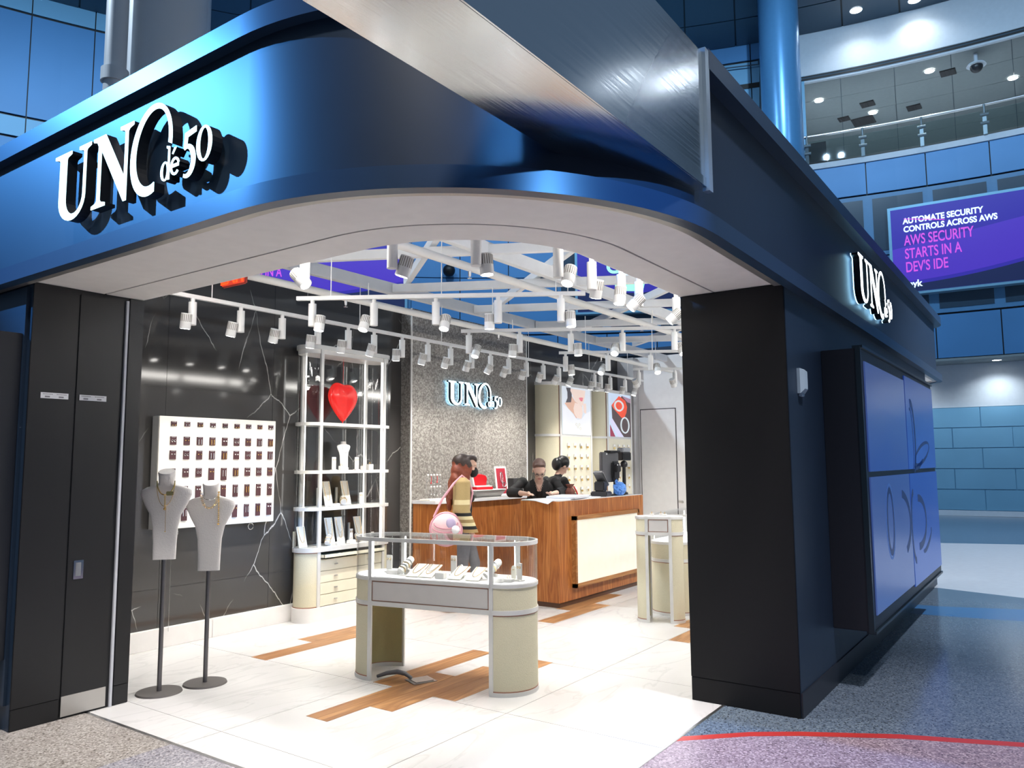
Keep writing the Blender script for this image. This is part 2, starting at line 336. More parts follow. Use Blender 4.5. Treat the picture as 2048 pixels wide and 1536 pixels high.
# ------------------------------------------------------------ setting: floors
fl = MB(); fl.box(-9, 30, -16, 34, -.12, -.012); floor = fl.build('floor', M['terra'])
structure(floor, 'speckled grey terrazzo floor of the hall around the kiosk', 'floor')
B('terrazzo_slab', M['terra4'], -6, 2.66, 4.3, 9, -.012, -.0, floor)
q = MB(); q.box(-6, 2.66, -8, 4.3, -.012, 0); q.build('terrazzo_slab', M['terra'], floor)
redc = [(4.315, 1.94), (4.65, 1.60), (4.82, 1.36), (5.10, .87), (5.34, .28), (5.5, -.4), (5.58, -1.5), (5.5, -3), (5.0, -8)]
q = MB(); q.prism([(2.66, 1.94), (2.66, -8)]+redc[::-1], -.012, 0); q.build('terrazzo_slab', M['terra2'], floor)
redo = [(x+.075, y+.02) for x, y in redc]; redo[0] = (4.41, 1.94)
q = MB(); q.band(redc, redo, -.012, .0005); q.build('stripe', M['redline'], floor)
q = MB(); q.prism(redo+[(9.6, -8), (9.39, .42), (9.26, 1.12), (9.2, 1.94)], -.012, 0); q.build('terrazzo_slab', M['terra3'], floor)
bl = [(9.15, 2.2), (9.26, 1.12), (9.39, .42), (9.6, -1.5), (9.5, -9)]; bh = [(9.7, 2.2), (9.85, 1.18), (10.13, .44), (10.5, -1.2), (10.6, -9)]
q = MB(); q.band(bl, bh, -.012, 0); q.build('stripe', M['bluefloor'], floor)
b3 = [(11.3, 2.2), (11.24, 1.37), (10.96, .47), (11.0, -1.2), (11.2, -9)]
q = MB(); q.band(bh, b3, -.012, 0); q.build('stripe', M['terra3'], floor)
b4 = [(17.2, 2.6), (17.31, 2.0), (17.8, .7), (18.2, -1.2), (18, -9)]
q = MB(); q.band(b3, b4, -.012, 0); q.build('stripe', M['palefloor'], floor)
b5 = [(26, 3.2), (26, 2.4), (26, .8), (26, -1.2), (26, -9)]
q = MB(); q.band(b4, b5, -.012, 0); q.build('stripe', M['slatefloor'], floor)
# shop floor: large marble tiles with inlaid oak planks
FX0, FY0, FX1, FY1 = 2.68, 1.94, 13.05, 6.62
sf = B('floor', M['groove'], FX0, FX1, FY0, FY1, -.012, -.003); structure(sf, 'white marble tiled shop floor with inlaid oak planks', 'floor')
xs = [FX0, 2.95, 4.19, 5.42, 6.66, 7.90, 9.14, 10.38, 11.62, FX1]; ys = [FY0, 3.02, 4.245, 5.46, FY1]
g = .0022
for i in range(len(xs)-1):
    for j in range(len(ys)-1):
        B('tile', M['marblew'], xs[i]+g, xs[i+1]-g, ys[j]+g, ys[j+1]-g, -.006, 0, sf)
for x0, x1, y0 in [(4.22, 5.42, 4.05), (3.43, 4.68, 3.85), (3.80, 5.03, 3.65), (4.20, 5.43, 3.45), (4.83, 6.08, 5.64), (4.18, 5.43, 5.44),
                   (6.73, 7.92, 4.26), (7.40, 8.60, 4.46), (6.68, 7.92, 2.81), (7.26, 8.5, 3.01)]:
    B('wood_plank', M['plank'], x0, x1, y0+.001, y0+.199, -.004, .0012, sf)
q = MB(); q.box(FX0-.022, FX0, FY0-.02, 5.28, -.01, .002); q.box(FX0, 5.136, FY0-.02, FY0, -.01, .002); tr = q.build('trim_1', M['metal'])
structure(tr, 'thin steel strip edging the marble floor', 'trim')

# ------------------------------------------------------------ setting: kiosk shell
CX, CY = 3.77, 3.01
XE, WE = 13.16, 11.56      # far end of the fascia, far end of the side wall
def ringcurve(ox, oy, n=28, end=True, rr=.45):
    P = arc(ox, oy, CX, CY, n)
    if end:
        ex = XE-(oy-1.42)          # offset outwards at the far end
        P += [(ex-rr+rr*math.cos(t), oy+rr+rr*math.sin(t)) for t in [-PI/2+PI/2*i/8 for i in range(9)]]
        P.append((ex, 7.5))
    return P
fo = ringcurve(2.13, 1.42); 
def inset(P, d):
    out = []
    for i, p in enumerate(P):
        a = Vector(P[max(i-1, 0)]); b = Vector(P[min(i+1, len(P)-1)]); t = (b-a).normalized(); nrm = Vector((-t.y, t.x))
        out.append((p[0]+nrm.x*d, p[1]+nrm.y*d))
    return out
q = MB(); q.band(fo, inset(fo, .12), 2.80, 3.66); structure(q.build('trim_2', M['navy'], smooth=30), 'dark navy fascia wrapping round the rounded kiosk corner', 'fascia')
q = MB(); A = ringcurve(2.07, 1.36); q.band(A, inset(A, .07), 2.745, 2.845); structure(q.build('trim_3', M['navyband'], smooth=30), 'raised navy band along the bottom of the fascia', 'trim')
q = MB(); q.band(inset(A, .068), inset(A, .13), 2.755, 2.80); structure(q.build('trim_4', M['soffitlip'], smooth=30), 'pale metal lip between navy band and white soffit', 'trim')
# cornice in two lengths, cut where the steel beam passes through
A = [p for p in ringcurve(2.07, 1.335)]
cl = [p for p in A if p[1] > 1.76 and p[0] < 5]; cr_ = [(3.63, 1.335)]+[p for p in A if p[0] > 3.8]
q = MB(); q.band(cl, inset(cl, .3), 3.578, 3.685); structure(q.build('trim_5', M['navyband'], smooth=30), 'projecting navy cornice along the left fascia', 'cornice')
q = MB(); q.band(cr_, inset(cr_, .25), 3.578, 3.685); structure(q.build('trim_6', M['navyband'], smooth=30), 'projecting navy cornice along the right fascia', 'cornice')
# soffit: outer and inner white bands with a dark joint
n = 28
So = arc(2.20, 1.44, CX, CY, n, 5.32, 5.16); Sj = arc(2.66, 1.90, CX, CY, n, 5.32, 5.16); Sj2 = arc(2.675, 1.915, CX, CY, n, 5.32, 5.16); Si = arc(2.935, 2.15, CX+.02, CY+.04, n, 5.32, 5.16)
q = MB(); q.band(So, Sj, 2.77, 2.80); so = q.build('ceiling', M['soffit'], smooth=30); structure(so, 'curved white soffit over the rounded kiosk opening', 'ceiling')
q = MB(); q.band(Sj, Sj2, 2.785, 2.80); q.build('joint', M['groove'], so)
q = MB(); q.band(Sj2, Si, 2.77, 2.80); q.build('panel', M['soffit'], so, smooth=30)
q = MB(); q.band(inset(Si, -.02), inset(Si, -.002), 2.80, 4.15); q.build('bulkhead_lining', M['wallw'], so, smooth=30)  # inner bulkhead face; its unseen top is raised to keep the floodlight out
# overhanging soffit at the far end
q = MB(); q.prism([(WE, 1.44), (12.7, 1.44), (13.0, 1.55), (13.1, 1.85), (13.1, 2.6), (WE, 2.6)], 2.77, 2.80); structure(q.build('ceiling', M['soffit']), 'white soffit under the far end of the right fascia', 'ceiling')
# left jamb block with the folding-door pocket
wl = B('wall_left', M['black'], 2.215, 2.945, 5.30, 6.62, 0, 2.80); structure(wl, 'black jamb wall at the left side of the opening')
B('panel', M['black'], 2.21, 2.492, 5.288, 5.30, .13, 2.768, wl, .002); B('panel', M['black'], 2.212, 2.490, 5.290, 5.30, 0.0, .127, wl, .002)
B('panel', M['black'], 2.838, 2.94, 5.288, 5.30, .13, 2.768, wl, .002); B('panel', M['black'], 2.838, 2.938, 5.290, 5.30, 0.0, .127, wl, .002)
B('strip', mat('white_edge_strip', (.55, .56, .60), .4), 2.812, 2.828, 5.282, 5.30, 0, 2.745, wl)
d = thing('door_1', 'tall flush black pocket door beside the opening', 'door', (2.64, 5.288, 0), kind='structure')
B('leaf', M['black'], -.137, .148, .004, .012, .012, 2.74, d, .002)
B('kick_plate', M['kick'], -.137, .145, -.002, .004, .014, .138, d)
h = B('handle', M['chrome'], -.100, -.038, -.004, .004, .865, .985, d, .002); B('pull_recess', mat('recess_grey', (.25, .26, .28), .4, .5), -.088, -.056, -.008, -.003, .885, .970, h)
for i, (x0, x1) in enumerate(((2.283, 2.452), (2.523, 2.700))):
    s = B('sticker', M['sticker'], x0, x1, 5.2858, 5.2875, 2.03, 2.067)
    tag(s, ['white sign strip on the black fixed panel nearer the hall', 'white sign strip on the black pocket door'][i], 'sign')
    q = MB()
    for k in range(2):
        for r_ in range(7): q.box(x0+.012+k*(x1-x0)/2+r_*.009, x0+.018+k*(x1-x0)/2+r_*.009, 5.285, 5.286, 2.055, 2.060)
        q.box(x0+.025+k*(x1-x0)/2, x0+.055+k*(x1-x0)/2, 5.285, 5.286, 2.036, 2.046)
    q.build('print', M['stickertx'], s)
# left facade wall beyond the jamb, with the side of a second video wall
wf = B('wall_front', M['navy'], 2.21, 2.45, 5.301, 13, 0, 2.80); structure(wf, 'dark navy outer wall of the kiosk beyond the left jamb')
B('panel', M['navy'], 2.19, 2.21, 5.34, 13, .15, 2.74, wf)
vb = thing('video_wall', 'dark framed video wall at the left edge, turned away towards the hall', 'screen', (2.19, 5.36, .42))
B('casing', M['blackside'], -.20, 0, .0, 3.6, 0, 2.02, vb, .003)
B('screen_panel', emis('dim_blue_screen', (.05, .17, .36), .8), -.206, -.199, .03, 3.57, .04, 1.98, vb)
# right column and side wall
wr = B('wall_right', M['colblack'], 5.14, 5.55, 1.435, 2.15, 0, 2.768); structure(wr, 'black end column and side wall at the right of the opening')
B('panel', M['colblack'], 5.128, 5.14, 1.432, 2.15, .155, 2.768, wr, .002); B('panel', M['colblack'], 5.130, 5.14, 1.434, 2.148, 0, .152, wr, .002)
B('side_panel', M['navy'], 5.14, WE, 1.43, 1.60, .0, 2.79, wr, .002)
B('base_panel', M['blackside'], 5.14, 11.2, 1.421, 1.43, 0, .15, wr)
B('lining', M['wallw'], 5.55, WE, 1.601, 1.72, 0, 2.79, wr)
# interior walls
WY = 6.62
wm = B('wall_left', M['groove'], 2.95, 13.05, WY+.008, WY+.12, 0, 3.52); structure(wm, 'polished black marble wall with white veins on the left side')
vx = [2.95, 3.92, 5.09, 6.31, 7.0]
zs_ = [.165, .51, 2.31, 3.52]
for i in range(len(vx)-1):
    for j in range(3): B('marble_panel', M['marbleb'], vx[i]+.0015, vx[i+1]-.0015, WY, WY+.009, zs_[j]+.0015, zs_[j+1]-.0015, wm)
B('marble_panel', M['marbleb'], 9.5, 13.05, WY, WY+.009, 0, 3.52, wm)
bb = B('baseboard_left', M['soffit'], 2.95, 4.4375, 6.57, 6.625, 0, .167, None, .003); structure(bb, 'tall white baseboard under the black marble wall', 'baseboard')
B('board', M['soffit'], 4.4405, 7.0, 6.57, 6.625, 0, .167, bb, .003)
mw = B('wall_left', M['groove'], 7.005, 9.5, 6.46, 6.615, 0, 3.51); structure(mw, 'textured silver grey mosaic wall carrying the interior sign')
mx_ = [7.0, 7.42, 8.25, 8.98, 9.5]
for i in range(4):
    for z0, z1 in ((0, 2.43), (2.433, 3.51)): B('mosaic_panel', M['mosaic'], mx_[i]+.0015, mx_[i+1]-.0015, 6.45, 6.461, z0, z1, mw)
B('return_panel', M['mosaic'], 6.995, 7.004, 6.462, 6.62, 0, 3.51, mw)
B('edge_trim', M['white'], 6.99, 7.006, 6.444, 6.462, 0, 3.51, mw); B('edge_trim', M['white'], 9.497, 9.512, 6.444, 6.462, 0, 3.51, mw)
wb = B('wall_back', M['wallw'], 12.95, 13.03, 2.6, 6.75, 0, 3.52); structure(wb, 'plain white wall at the far end of the shop')
B('panel', M['greyw'], 12.75, 12.95, 6.30, 6.62, 0, 3.50, wb)
dr = thing('door_2', 'flush white door in the far white wall', 'door', (12.945, 5.92, 0), kind='structure')
B('leaf', M['wallw'], -.006, .004, -.33, .34, .01, 2.545, dr, .002)
q = MB(); q.box(-.003, .004, -.345, -.331, 0, 2.56); q.box(-.003, .004, .341, .352, 0, 2.56); q.box(-.003, .004, -.345, .352, 2.546, 2.56); q.build('door_gap', M['groove'], dr)
q = MB(); q.cyl((-.012, -.42, .90), (0, -.42, .90), .022); q.cyl((-.012, -.37, .90), (0, -.37, .90), .018); q.build('lock', M['metal'], dr)

# ------------------------------------------------------------ steel beam over the corner
bm_ = thing('steel_beam', 'huge brushed steel box beam running over the rounded corner', 'beam', (0, 0, 0), kind='structure')
B('casing', M['steel'], -9, 3.62, 1.355, 1.735, 2.95, 3.655, bm_, .004)
B('lower_strip', M['steel'], -9, 3.60, 1.350, 1.356, 2.95, 2.995, bm_)
q = MB(); q.box(3.585, 3.635, 1.335, 1.37, 2.93, 3.672); q.build('end_flange', mat('pale_flange', (.45, .55, .62), .3, .6), bm_)
# ------------------------------------------------------------ display cases
def post(mb, x, y, z0, z1, w=.032, d=.022): mb.bevbox(x-w/2, x+w/2, y-d/2, y+d/2, z0, z1, .003)
def halfshell(mb, L, r, side, z0, z1, th, n=16):
    P = [(side*(L/2+r*math.sin(t)), r*math.cos(t)) for t in [PI*i/n for i in range(n+1)]]
    Q = [(side*(L/2+(r-th)*math.sin(t)), (r-th)*math.cos(t)) for t in [PI*i/n for i in range(n+1)]]
    mb.band(P, Q, z0, z1)
def rail(mb, L, r, z0, z1, wd=.02):
    P = stadium(L, r, 16); Q = stadium(L, r-wd, 16); mb.band(P, Q, z0, z1, True)
def case(t, L, r, top=1.047, shelf=.758, band=.579, lit=True):
    if lit:
        hb = MB(); rail(hb, L, r, top-.028, top); hb.build('top_rail', M['framew'], t, smooth=30)
        hb = MB(); hb.prism(stadium(L, r-.004, 16), top-.004, top+.002); hb.build('top_glass', M['glass'], t)
    hb = MB(); hb.prism(stadium(L, r, 16), shelf-.028, shelf-.004); hb.build('shelf_rim', M['framew'], t, smooth=30)
    hb = MB(); hb.prism(stadium(L, r-.006, 16), shelf-.004, shelf); hb.build('deck', M['deck'], t)
    hb = MB(); rail(hb, L, r, band-.032, band, .03); hb.build('lower_rail', M['framew'], t, smooth=30)
    hb = MB(); hb.prism(stadium(L, r-.03, 16), band-.02, band-.01); hb.build('drawer_bottom', M['framew'], t)
    for sx in (-1, 1):
        for sy in (-1, 1):
            hb = MB(); post(hb, sx*L/2, sy*(r-.011), 0, top-.001); hb.build('post', M['framew'], t)
            if lit: hb = MB(); post(hb, sx*(L/2-.022), sy*(r-.014), shelf, top-.028, .008, .01); hb.build('led_strip', emis('case_led', (1, 1, 1), 9.), t)
        hb = MB(); halfshell(hb, L, r-.007, sx, band, shelf-.028, .012); hb.build('end_panel', M['cream'], t, smooth=30)
        hb = MB(); halfshell(hb, L, r-.006, sx, .036, band-.032, .014); hb.build('leg_panel', M['cream'], t, smooth=30)
        hb = MB(); halfshell(hb, L, r-.021, sx, .034, band-.033, .003); hb.build('leg_lining', M['olive'], t, smooth=30)
        hb = MB(); halfshell(hb, L, r-.003, sx, .028, .036, .02); hb.build('copper_edge', M['copper'], t, smooth=30)
        hb = MB(); halfshell(hb, L, r-.004, sx, band-.040, band-.033, .02); hb.build('copper_edge', M['copper'], t, smooth=30)
        hb = MB(); halfshell(hb, L, r, sx, 0, .028, .022); hb.build('base_rim', M['framew'], t, smooth=30)
        if lit: hb = MB(); halfshell(hb, L, r-.004, sx, shelf, top-.028, .006); hb.build('curved_glass', M['glass'], t, smooth=30)
    for sy in (-1, 1):
        y = sy*(r-.012)
        hb = MB(); hb.box(-L/2+.018, L/2-.018, y-.004, y+.002, band, shelf-.028); hb.build('drawer_surround', M['copper'], t)
        y0, y1 = sorted((y-sy*.002, y+sy*.006))
        hb = MB(); hb.bevbox(-L/2+.024, L/2-.024, y0, y1, band+.006, shelf-.036, .002); hb.build('drawer_front', M['fascia'], t)
        if lit: hb = MB(); hb.box(-L/2+.018, L/2-.018, y-.003, y+.003, shelf, top-.028); hb.build('flat_glass', M['glass'], t)
d0 = Vector((.187, -.982)); ang = math.atan2(d0.y, d0.x)
c0 = Vector((4.325, 3.81))+Vector((.983, .187))*.235
CASE = thing('display_case', 'nearest freestanding glass display case with rounded cream ends', 'display case', (c0.x, c0.y, 0), ang)
case(CASE, 1.01, .24)
c2 = thing('display_case', 'slim cream pedestal with drawer and open top beside the right column', 'display case', (7.44, 3.42, 0), math.atan2(-.25, .085))
case(c2, .235, .125, 1.052, 1.05, .895, False)
c3 = thing('display_case', 'far display case with rounded end behind the slim pedestal', 'display case', (8.45, 3.52, 0), math.atan2(.05, 1))
case(c3, 1.01, .24)
def onc(C, x, y, z): return C.matrix_world @ Vector((x, y, z))
bpy.context.view_layer.update()
CM = Matrix.Translation((c0.x, c0.y, 0)) @ Matrix.Rotation(ang, 4, 'Z')
def cp(x, y): v = CM @ Vector((x, y, .759)); return (v.x, v.y, v.z)
# contents of the nearest case. local -y faces the hall, x runs from the left end to the right end
GRPN = 'necklace pads in the nearest display case'
def necklace_pad(label, loc, rz, w=.12, l=.19, tilt=25, loops=1, group=GRPN, mt=None, name='necklace_pad'):
    t = thing(name, label, 'jewellery stand', loc, rz, group)
    X = Matrix.Rotation(R(tilt), 4, 'X')
    q = MB(); q.bevbox(-w/2, w/2, 0, l, 0, .008, .002, X); q.build('pad', mt or M['pad'], t)
    if tilt > 12:
        q = MB(); q.box(-.012, .012, l*.72, l*.78, .0, l*.74*math.sin(R(tilt))-.002); q.build('prop', M['pad'], t)
    for k in range(loops):
        s_ = 1-.25*k; P = []
        for i in range(17):
            a = PI*i/16; P.append(X @ Vector((w*.36*s_*math.cos(a), l*(.97-.75*s_*math.sin(a)), .011)))
        q = MB(); q.tube(P, .0022, 6); q.build('necklace', M['gold'] if k == 0 else M['silver'], t)
    return t
def ear_stand(label, loc, rz, h=.12, group=None, name='earring_stand'):
    t = thing(name, label, 'jewellery stand', loc, rz, group)
    q = MB(); q.bevbox(-.024, .024, -.006, .006, .008, h, .002); q.build('card', M['padw'], t)
    q = MB(); q.bevbox(-.028, .028, -.03, .03, 0, .008, .002); q.build('foot', M['padw'], t)
    for s_ in (-1, 1):
        q = MB(); q.tube([(s_*.012+.006*math.cos(a), -.008, h-.03+.008*math.sin(a)) for a in [2*PI*i/10 for i in range(10)]], .0018, 5, True); q.build('earring', M['gold'], t)
    return t
def bracelet_roll(label, loc, rz, pitch_=35, L=.13, r=.03, group=None):
    t = thing('bracelet_roll', label, 'jewellery stand', loc, rz, group)
    X = Matrix.Rotation(R(pitch_), 4, 'X'); o = Vector((0, 0, r+.002))
    q = MB(); q.cyl(o, o+X @ Vector((0, L, 0)), r*.92, r*.92, 20); q.sph(o+X @ Vector((0, L, 0)), r*.92, nu=16, nv=8); q.build('roll', M['padw'], t, smooth=60)
    q = MB(); q.bevbox(-.03, .03, L*.5, L*.6, 0, L*.45*math.sin(R(pitch_))+.004, .002); q.build('prop', M['padw'], t)
    for i, f in enumerate((.18, .38, .58, .80)):
        cc = o+X @ Vector((0, L*f, 0)); rr_ = r*1.02
        P = [cc+X @ Vector((rr_*math.cos(a), .004*math.sin(3*a), rr_*math.sin(a))) for a in [2*PI*k/20 for k in range(20)]]
        q = MB(); q.tube(P, .003, 6, True); q.build('bracelet', M['gold'] if i % 2 == 0 else M['silver'], t)
    return t
def block(label, loc, rz, sx=.07, sy=.05, h=.035, ring=True, group=None):
    t = thing('jewellery_block', label, 'jewellery stand', loc, rz, group)
    q = MB(); q.bevbox(-sx/2, sx/2, -sy/2, sy/2, 0, h, .003); q.build('block', M['padw'], t)
    if ring:
        q = MB(); q.tube([(.011*math.cos(a), 0, h+.010+.011*math.sin(a)) for a in [2*PI*i/14 for i in range(14)]], .002, 6, True); q.build('ring', M['gold'], t)
    return t
def ring_post(label, loc, rz, h=.085):
    t = thing('ring_stand', label, 'jewellery stand', loc, rz)
    q = MB(); q.prism([(-.016, 0), (.016, 0), (.016, h*.75), (.010, h*.95), (0, h), (-.010, h*.95), (-.016, h*.75)], -.008, .008, Matrix.Rotation(PI/2, 4, 'X')); q.build('tongue', M['pad'], t)
    q = MB(); q.bevbox(-.03, .03, -.025, .025, 0, .006, .002); q.build('foot', M['padw'], t)
    q = MB(); q.tube([(.012*math.cos(a), .01*math.sin(a), h*.7) for a in [2*PI*i/14 for i in range(14)]], .0022, 6, True); q.build('ring', M['gold'], t)
    return t
ear_stand('white earring card stand at the left end of the nearest case', cp(-.50, .02), ang, .13)
block('low white block left of the first bracelet roll in the nearest case', cp(-.41, -.06), ang, .10, .05, .03, False)
block('small white ring block behind the low block in the nearest case', cp(-.37, .05), ang, .045, .045, .06)
bracelet_roll('white bracelet roll with gold cuffs at the left of the nearest case', cp(-.31, -.12), ang-.25)
for i, (x, y, w_) in enumerate(((-.19, -.155, 'beside the left bracelet roll'), (-.075, -.155, 'with a pendant, left of the white block'), (.17, -.165, 'right of the white block'), (.32, -.165, 'beside the right bracelet roll'))):
    necklace_pad('tilted white necklace pad '+w_+' in the nearest case', cp(x, y), ang, .105, .19, 22, 2 if i == 1 else 1)
block('white cube block between the necklace pads in the nearest case', cp(.045, -.13), ang, .075, .05, .042, True)
ear_stand('tall earring card stand at the middle of the nearest case', cp(.05, .06), ang, .145)
ring_post('cream ring stand beside the tall earring card in the nearest case', cp(.13, .03), ang)
bracelet_roll('white bracelet roll with chains at the right of the nearest case', cp(.40, -.10), ang-.5, 38, .14)
block('white block at the right end of the nearest case', cp(.50, -.13), ang, .10, .05, .03, False)
block('low round ring block at the right end of the nearest case', cp(.57, -.08), ang, .07, .06, .02, True)
ring_post('narrow white ring stand near the right end of the nearest case', cp(.56, .03), ang, .10)
ear_stand('earring stand with a bent top at the right end of the nearest case', cp(.63, -.02), ang-.4, .125)
for i, (x, y, k) in enumerate(((7.42, 3.49, 0), (7.45, 3.36, 1), (7.49, 3.42, 2))):
    block(['low jewellery block at the left on the slim pedestal case', 'low jewellery block at the right on the slim pedestal case', 'low jewellery block at the back on the slim pedestal case'][k], (x, y, 1.051), .3, .05, .04, .02)
ear_stand('earring stand on the far case behind the slim pedestal', (8.25, 3.58, .759), -1.2, .13)
bracelet_roll('bracelet roll on the far case behind the slim pedestal', (8.30, 3.40, .759), -1.2)

# ------------------------------------------------------------ tall glass cabinet on the black wall
TX0, TX1, TY, TB = 5.455, 6.375, 6.315, 6.575
tw = thing('display_cabinet', 'tall white framed glass cabinet with drawers against the black wall', 'display cabinet', ((TX0+TX1)/2, (TY+TB)/2, 0))
TL, TR = TX1-TX0, .155
yl = TY-(TY+TB)/2
def st(x, r_, n=14): return stadium(TL, r_, n)
q = MB(); q.prism(stadium(TL, TR+.012), 2.80, 2.845); q.build('top_cap', M['framew'], tw, smooth=30)
q = MB(); q.prism(stadium(TL, TR-.004), 2.755, 2.80); q.build('light_box', M['white'], tw, smooth=30)
for z in (2.0, 1.50, 1.12): q = MB(); q.prism(stadium(TL, TR+.012), z, z+.033); q.build('shelf', M['framew'], tw, smooth=30)
q = MB(); q.prism(stadium(TL, TR+.015), .70, .745); q.build('counter_shelf', M['framew'], tw, smooth=30)
for sx in (-1, 1):
    for sy in (-1, 1):
        q = MB(); post(q, sx*TL/2, sy*(TR-.006), 0.14 if sy > 0 else .14, 2.80, .04, .028); q.build('post', M['framew'], tw)
        q = MB(); q.box(sx*TL/2-sx*.03-.004, sx*TL/2-sx*.03+.004, sy*(TR-.02)-.004, sy*(TR-.02)+.004, .75, 2.75); q.build('led_strip', emis('cabinet_led', (1, .98, .95), 4.), tw)
    for z0, z1 in ((.745, 1.12), (1.153, 1.50), (1.533, 2.0), (2.033, 2.755)):
        q = MB(); halfshell(q, TL, TR, sx, z0, z1, .006); q.build('curved_glass', M['glass'], tw, smooth=30)
    q = MB(); halfshell(q, TL, TR-.003, sx, .155, .69, .014); q.build('side_panel', M['cream'], tw, smooth=30)
    q = MB(); halfshell(q, TL, TR+.001, sx, .145, .155, .02); q.build('copper_edge', M['copper'], tw, smooth=30)
    q = MB(); halfshell(q, TL, TR+.001, sx, .69, .70, .02); q.build('copper_edge', M['copper'], tw, smooth=30)
q = MB(); q.prism(stadium(TL, TR+.012), 0, .145); q.build('plinth', M['soffit'], tw, smooth=30)
q = MB(); q.box(-TL/2+.02, TL/2-.02, -TR+.02, TR-.02, .15, .66); q.build('carcass', M['drawer'], tw)
q = MB(); q.box(-TL/2, TL/2, TR-.002, TR+.002, .745, 2.755); q.build('back_glass', M['glass'], tw)
dz = [.15, .265, .38, .495, .575]
for k in range(4):
    z0, z1 = (.152+k*.118, .152+(k+1)*.118-.005); w2 = TL/2-.024
    dd = MB(); dd.bevbox(-w2, w2, -TR-.001, -TR+.016, z0, z1, .002); dob = dd.build('drawer', M['drawer'], tw)
    for xx in (-w2*.53, w2*.55): q = MB(); q.bevbox(xx-.022, xx+.022, -TR-.016, -TR-.001, (z0+z1)/2-.006, (z0+z1)/2+.004, .003); q.build('pull', M['kick'], dob)
q = MB(); q.box(-TL/2+.03, TL/2-.03, -TR-.05, -TR+.10, .630, .640); q.box(-TL/2+.03, TL/2-.03, -TR-.05, -TR-.044, .630, .672); q.box(-TL/2+.03, -TL/2+.036, -TR-.05, TR-.02, .630, .672)
tray = q.build('open_tray', M['drawer'], tw)
for k in range(6): q = MB(); q.box(-TL/2+.05+k*.14, -TL/2+.10+k*.14, -TR-.04, TR-.05, .642, .652); q.build('tray_insert', M['groove'], tray)
tcx, tcy = (TX0+TX1)/2, (TY+TB)/2
# red heart balloon
t = thing('heart_balloon', 'glossy red heart-shaped balloon in the top glass compartment', 'balloon', (5.80+.07, tcy-.02, 2.033))
q = MB(); rg = []
def heart(a):   # pointed tail heart
    x = .205*math.sin(a)*(1 if math.cos(a) > -.0 else (1-.62*(-math.cos(a))**1.6))
    z = .17*math.cos(a)**(1)*(1. if math.cos(a) > 0 else 1.6)-.035*math.exp(-(a if a < PI else 2*PI-a)**2*5)
    if a > PI: z += .012*math.exp(-((a-5.7)**2)*3)
    return x, z
ns = 40
for k in range(13):
    f = -1+2*k/12; s_ = math.sqrt(max(0, 1-f*f))**.8
    rg.append([Vector((heart(2*PI*i/ns)[0]*s_, f*.07, .30+heart(2*PI*i/ns)[1]*s_)) for i in range(ns)])
q.loft(rg); q.build('balloon', M['red'], t, smooth=70)
q = MB(); q.cyl((.0, 0, .05), (0, 0, 0), .009, .002); q.cyl((0, 0, .45), (0, 0, .722), .0012); q.build('tail', M['red'], t)
# necklace bust in the second compartment
def bust(label, loc, rz, s_=1., necks=2, kind='small', group=None, mt=None, cat='bust'):
    t = thing('necklace_bust', label, cat, loc, rz, group)
    prof = [(0, .085, .02), (.10, .09, .022), (.22, .095, .024), (.30, .11, .027), (.37, .145, .03), (.415, .155, .03), (.44, .135, .028), (.455, .075, .034), (.47, .055, .040), (.51, .052, .044)]
    rg = []
    for z, hw, hd in prof:
        lean = -.10*(1-z/.51)*.0
        rg.append([Vector((hw*s_*math.copysign(abs(math.cos(a))**.75, math.cos(a)), hd*s_*math.copysign(abs(math.sin(a))**.8, math.sin(a))+(.02*(z/.5)), z*s_)) for a in [2*PI*i/28 for i in range(28)]])
    q = MB(); q.loft(rg); q.build('torso', mt or M['bust'], t, smooth=50); return t
t = bust('small white necklace bust on the glass cabinet shelf under the heart', (5.93, tcy+.01, 1.56), R(-8), .56, mt=M['padw'])
q = MB(); q.box(-.045, .045, -.02, .02, -.027, .001); q.build('foot', M['padw'], t)
q = MB(); q.tube([(.045*math.cos(a), -.028, .235-.075*math.sin(a)) for a in [PI*i/14 for i in range(15)]], .003, 6); q.build('necklace', M['silver'], t)
# stands on the lower shelves
G2 = 'jewellery stands on the glass cabinet shelves'
ear_stand('white earring stand left of the small bust', (5.72, tcy-.06, 1.534), -.2, .14, G2); ear_stand('white earring stand right of the small bust', (6.05, tcy-.06, 1.534), -.2, .14, G2)
block('white ring block left below the small bust', (5.79, tcy-.10, 1.534), 0, .05, .04, .045, True, G2); block('white ring block right of the small bust', (6.11, tcy-.10, 1.534), 0, .05, .04, .045, True, G2)
block('white stepped block near the right post under the heart shelf', (6.25, tcy-.06, 1.534), 0, .07, .05, .06, True, G2)
def board_(label, x, y, z, h=.27, w=.10, lean=74, rz=-.1, loops=1):
    return necklace_pad(label, (x, y, z), rz, w, h, lean, loops, G2, M['pad'], 'necklace_board')
board_('upright necklace board with a gold chain on the middle cabinet shelf', 5.66, tcy-.06, 1.154)
board_('plain upright necklace board on the middle cabinet shelf', 5.93, tcy-.05, 1.154, .27)
bracelet_roll('squat bracelet roll between the boards on the middle cabinet shelf', (5.84, tcy-.09, 1.154), -.6, 25, .08, .035, G2)
ear_stand('earring stand at the right of the middle cabinet shelf', (6.13, tcy-.05, 1.154), 0, .13, G2)
block('low block at the left of the middle cabinet shelf', (5.70, tcy-.12, 1.154), 0, .09, .04, .03, True, G2)
board_('necklace board behind the left curved glass on the lowest cabinet shelf', 5.36, tcy-.02, .746, .22)
board_('first of two tall necklace boards on the lowest cabinet shelf', 5.71, tcy-.05, .746, .29, .10, 76, -.1, 2)
board_('second of two tall necklace boards on the lowest cabinet shelf', 5.85, tcy-.05, .746, .29, .10, 76, -.1, 2)
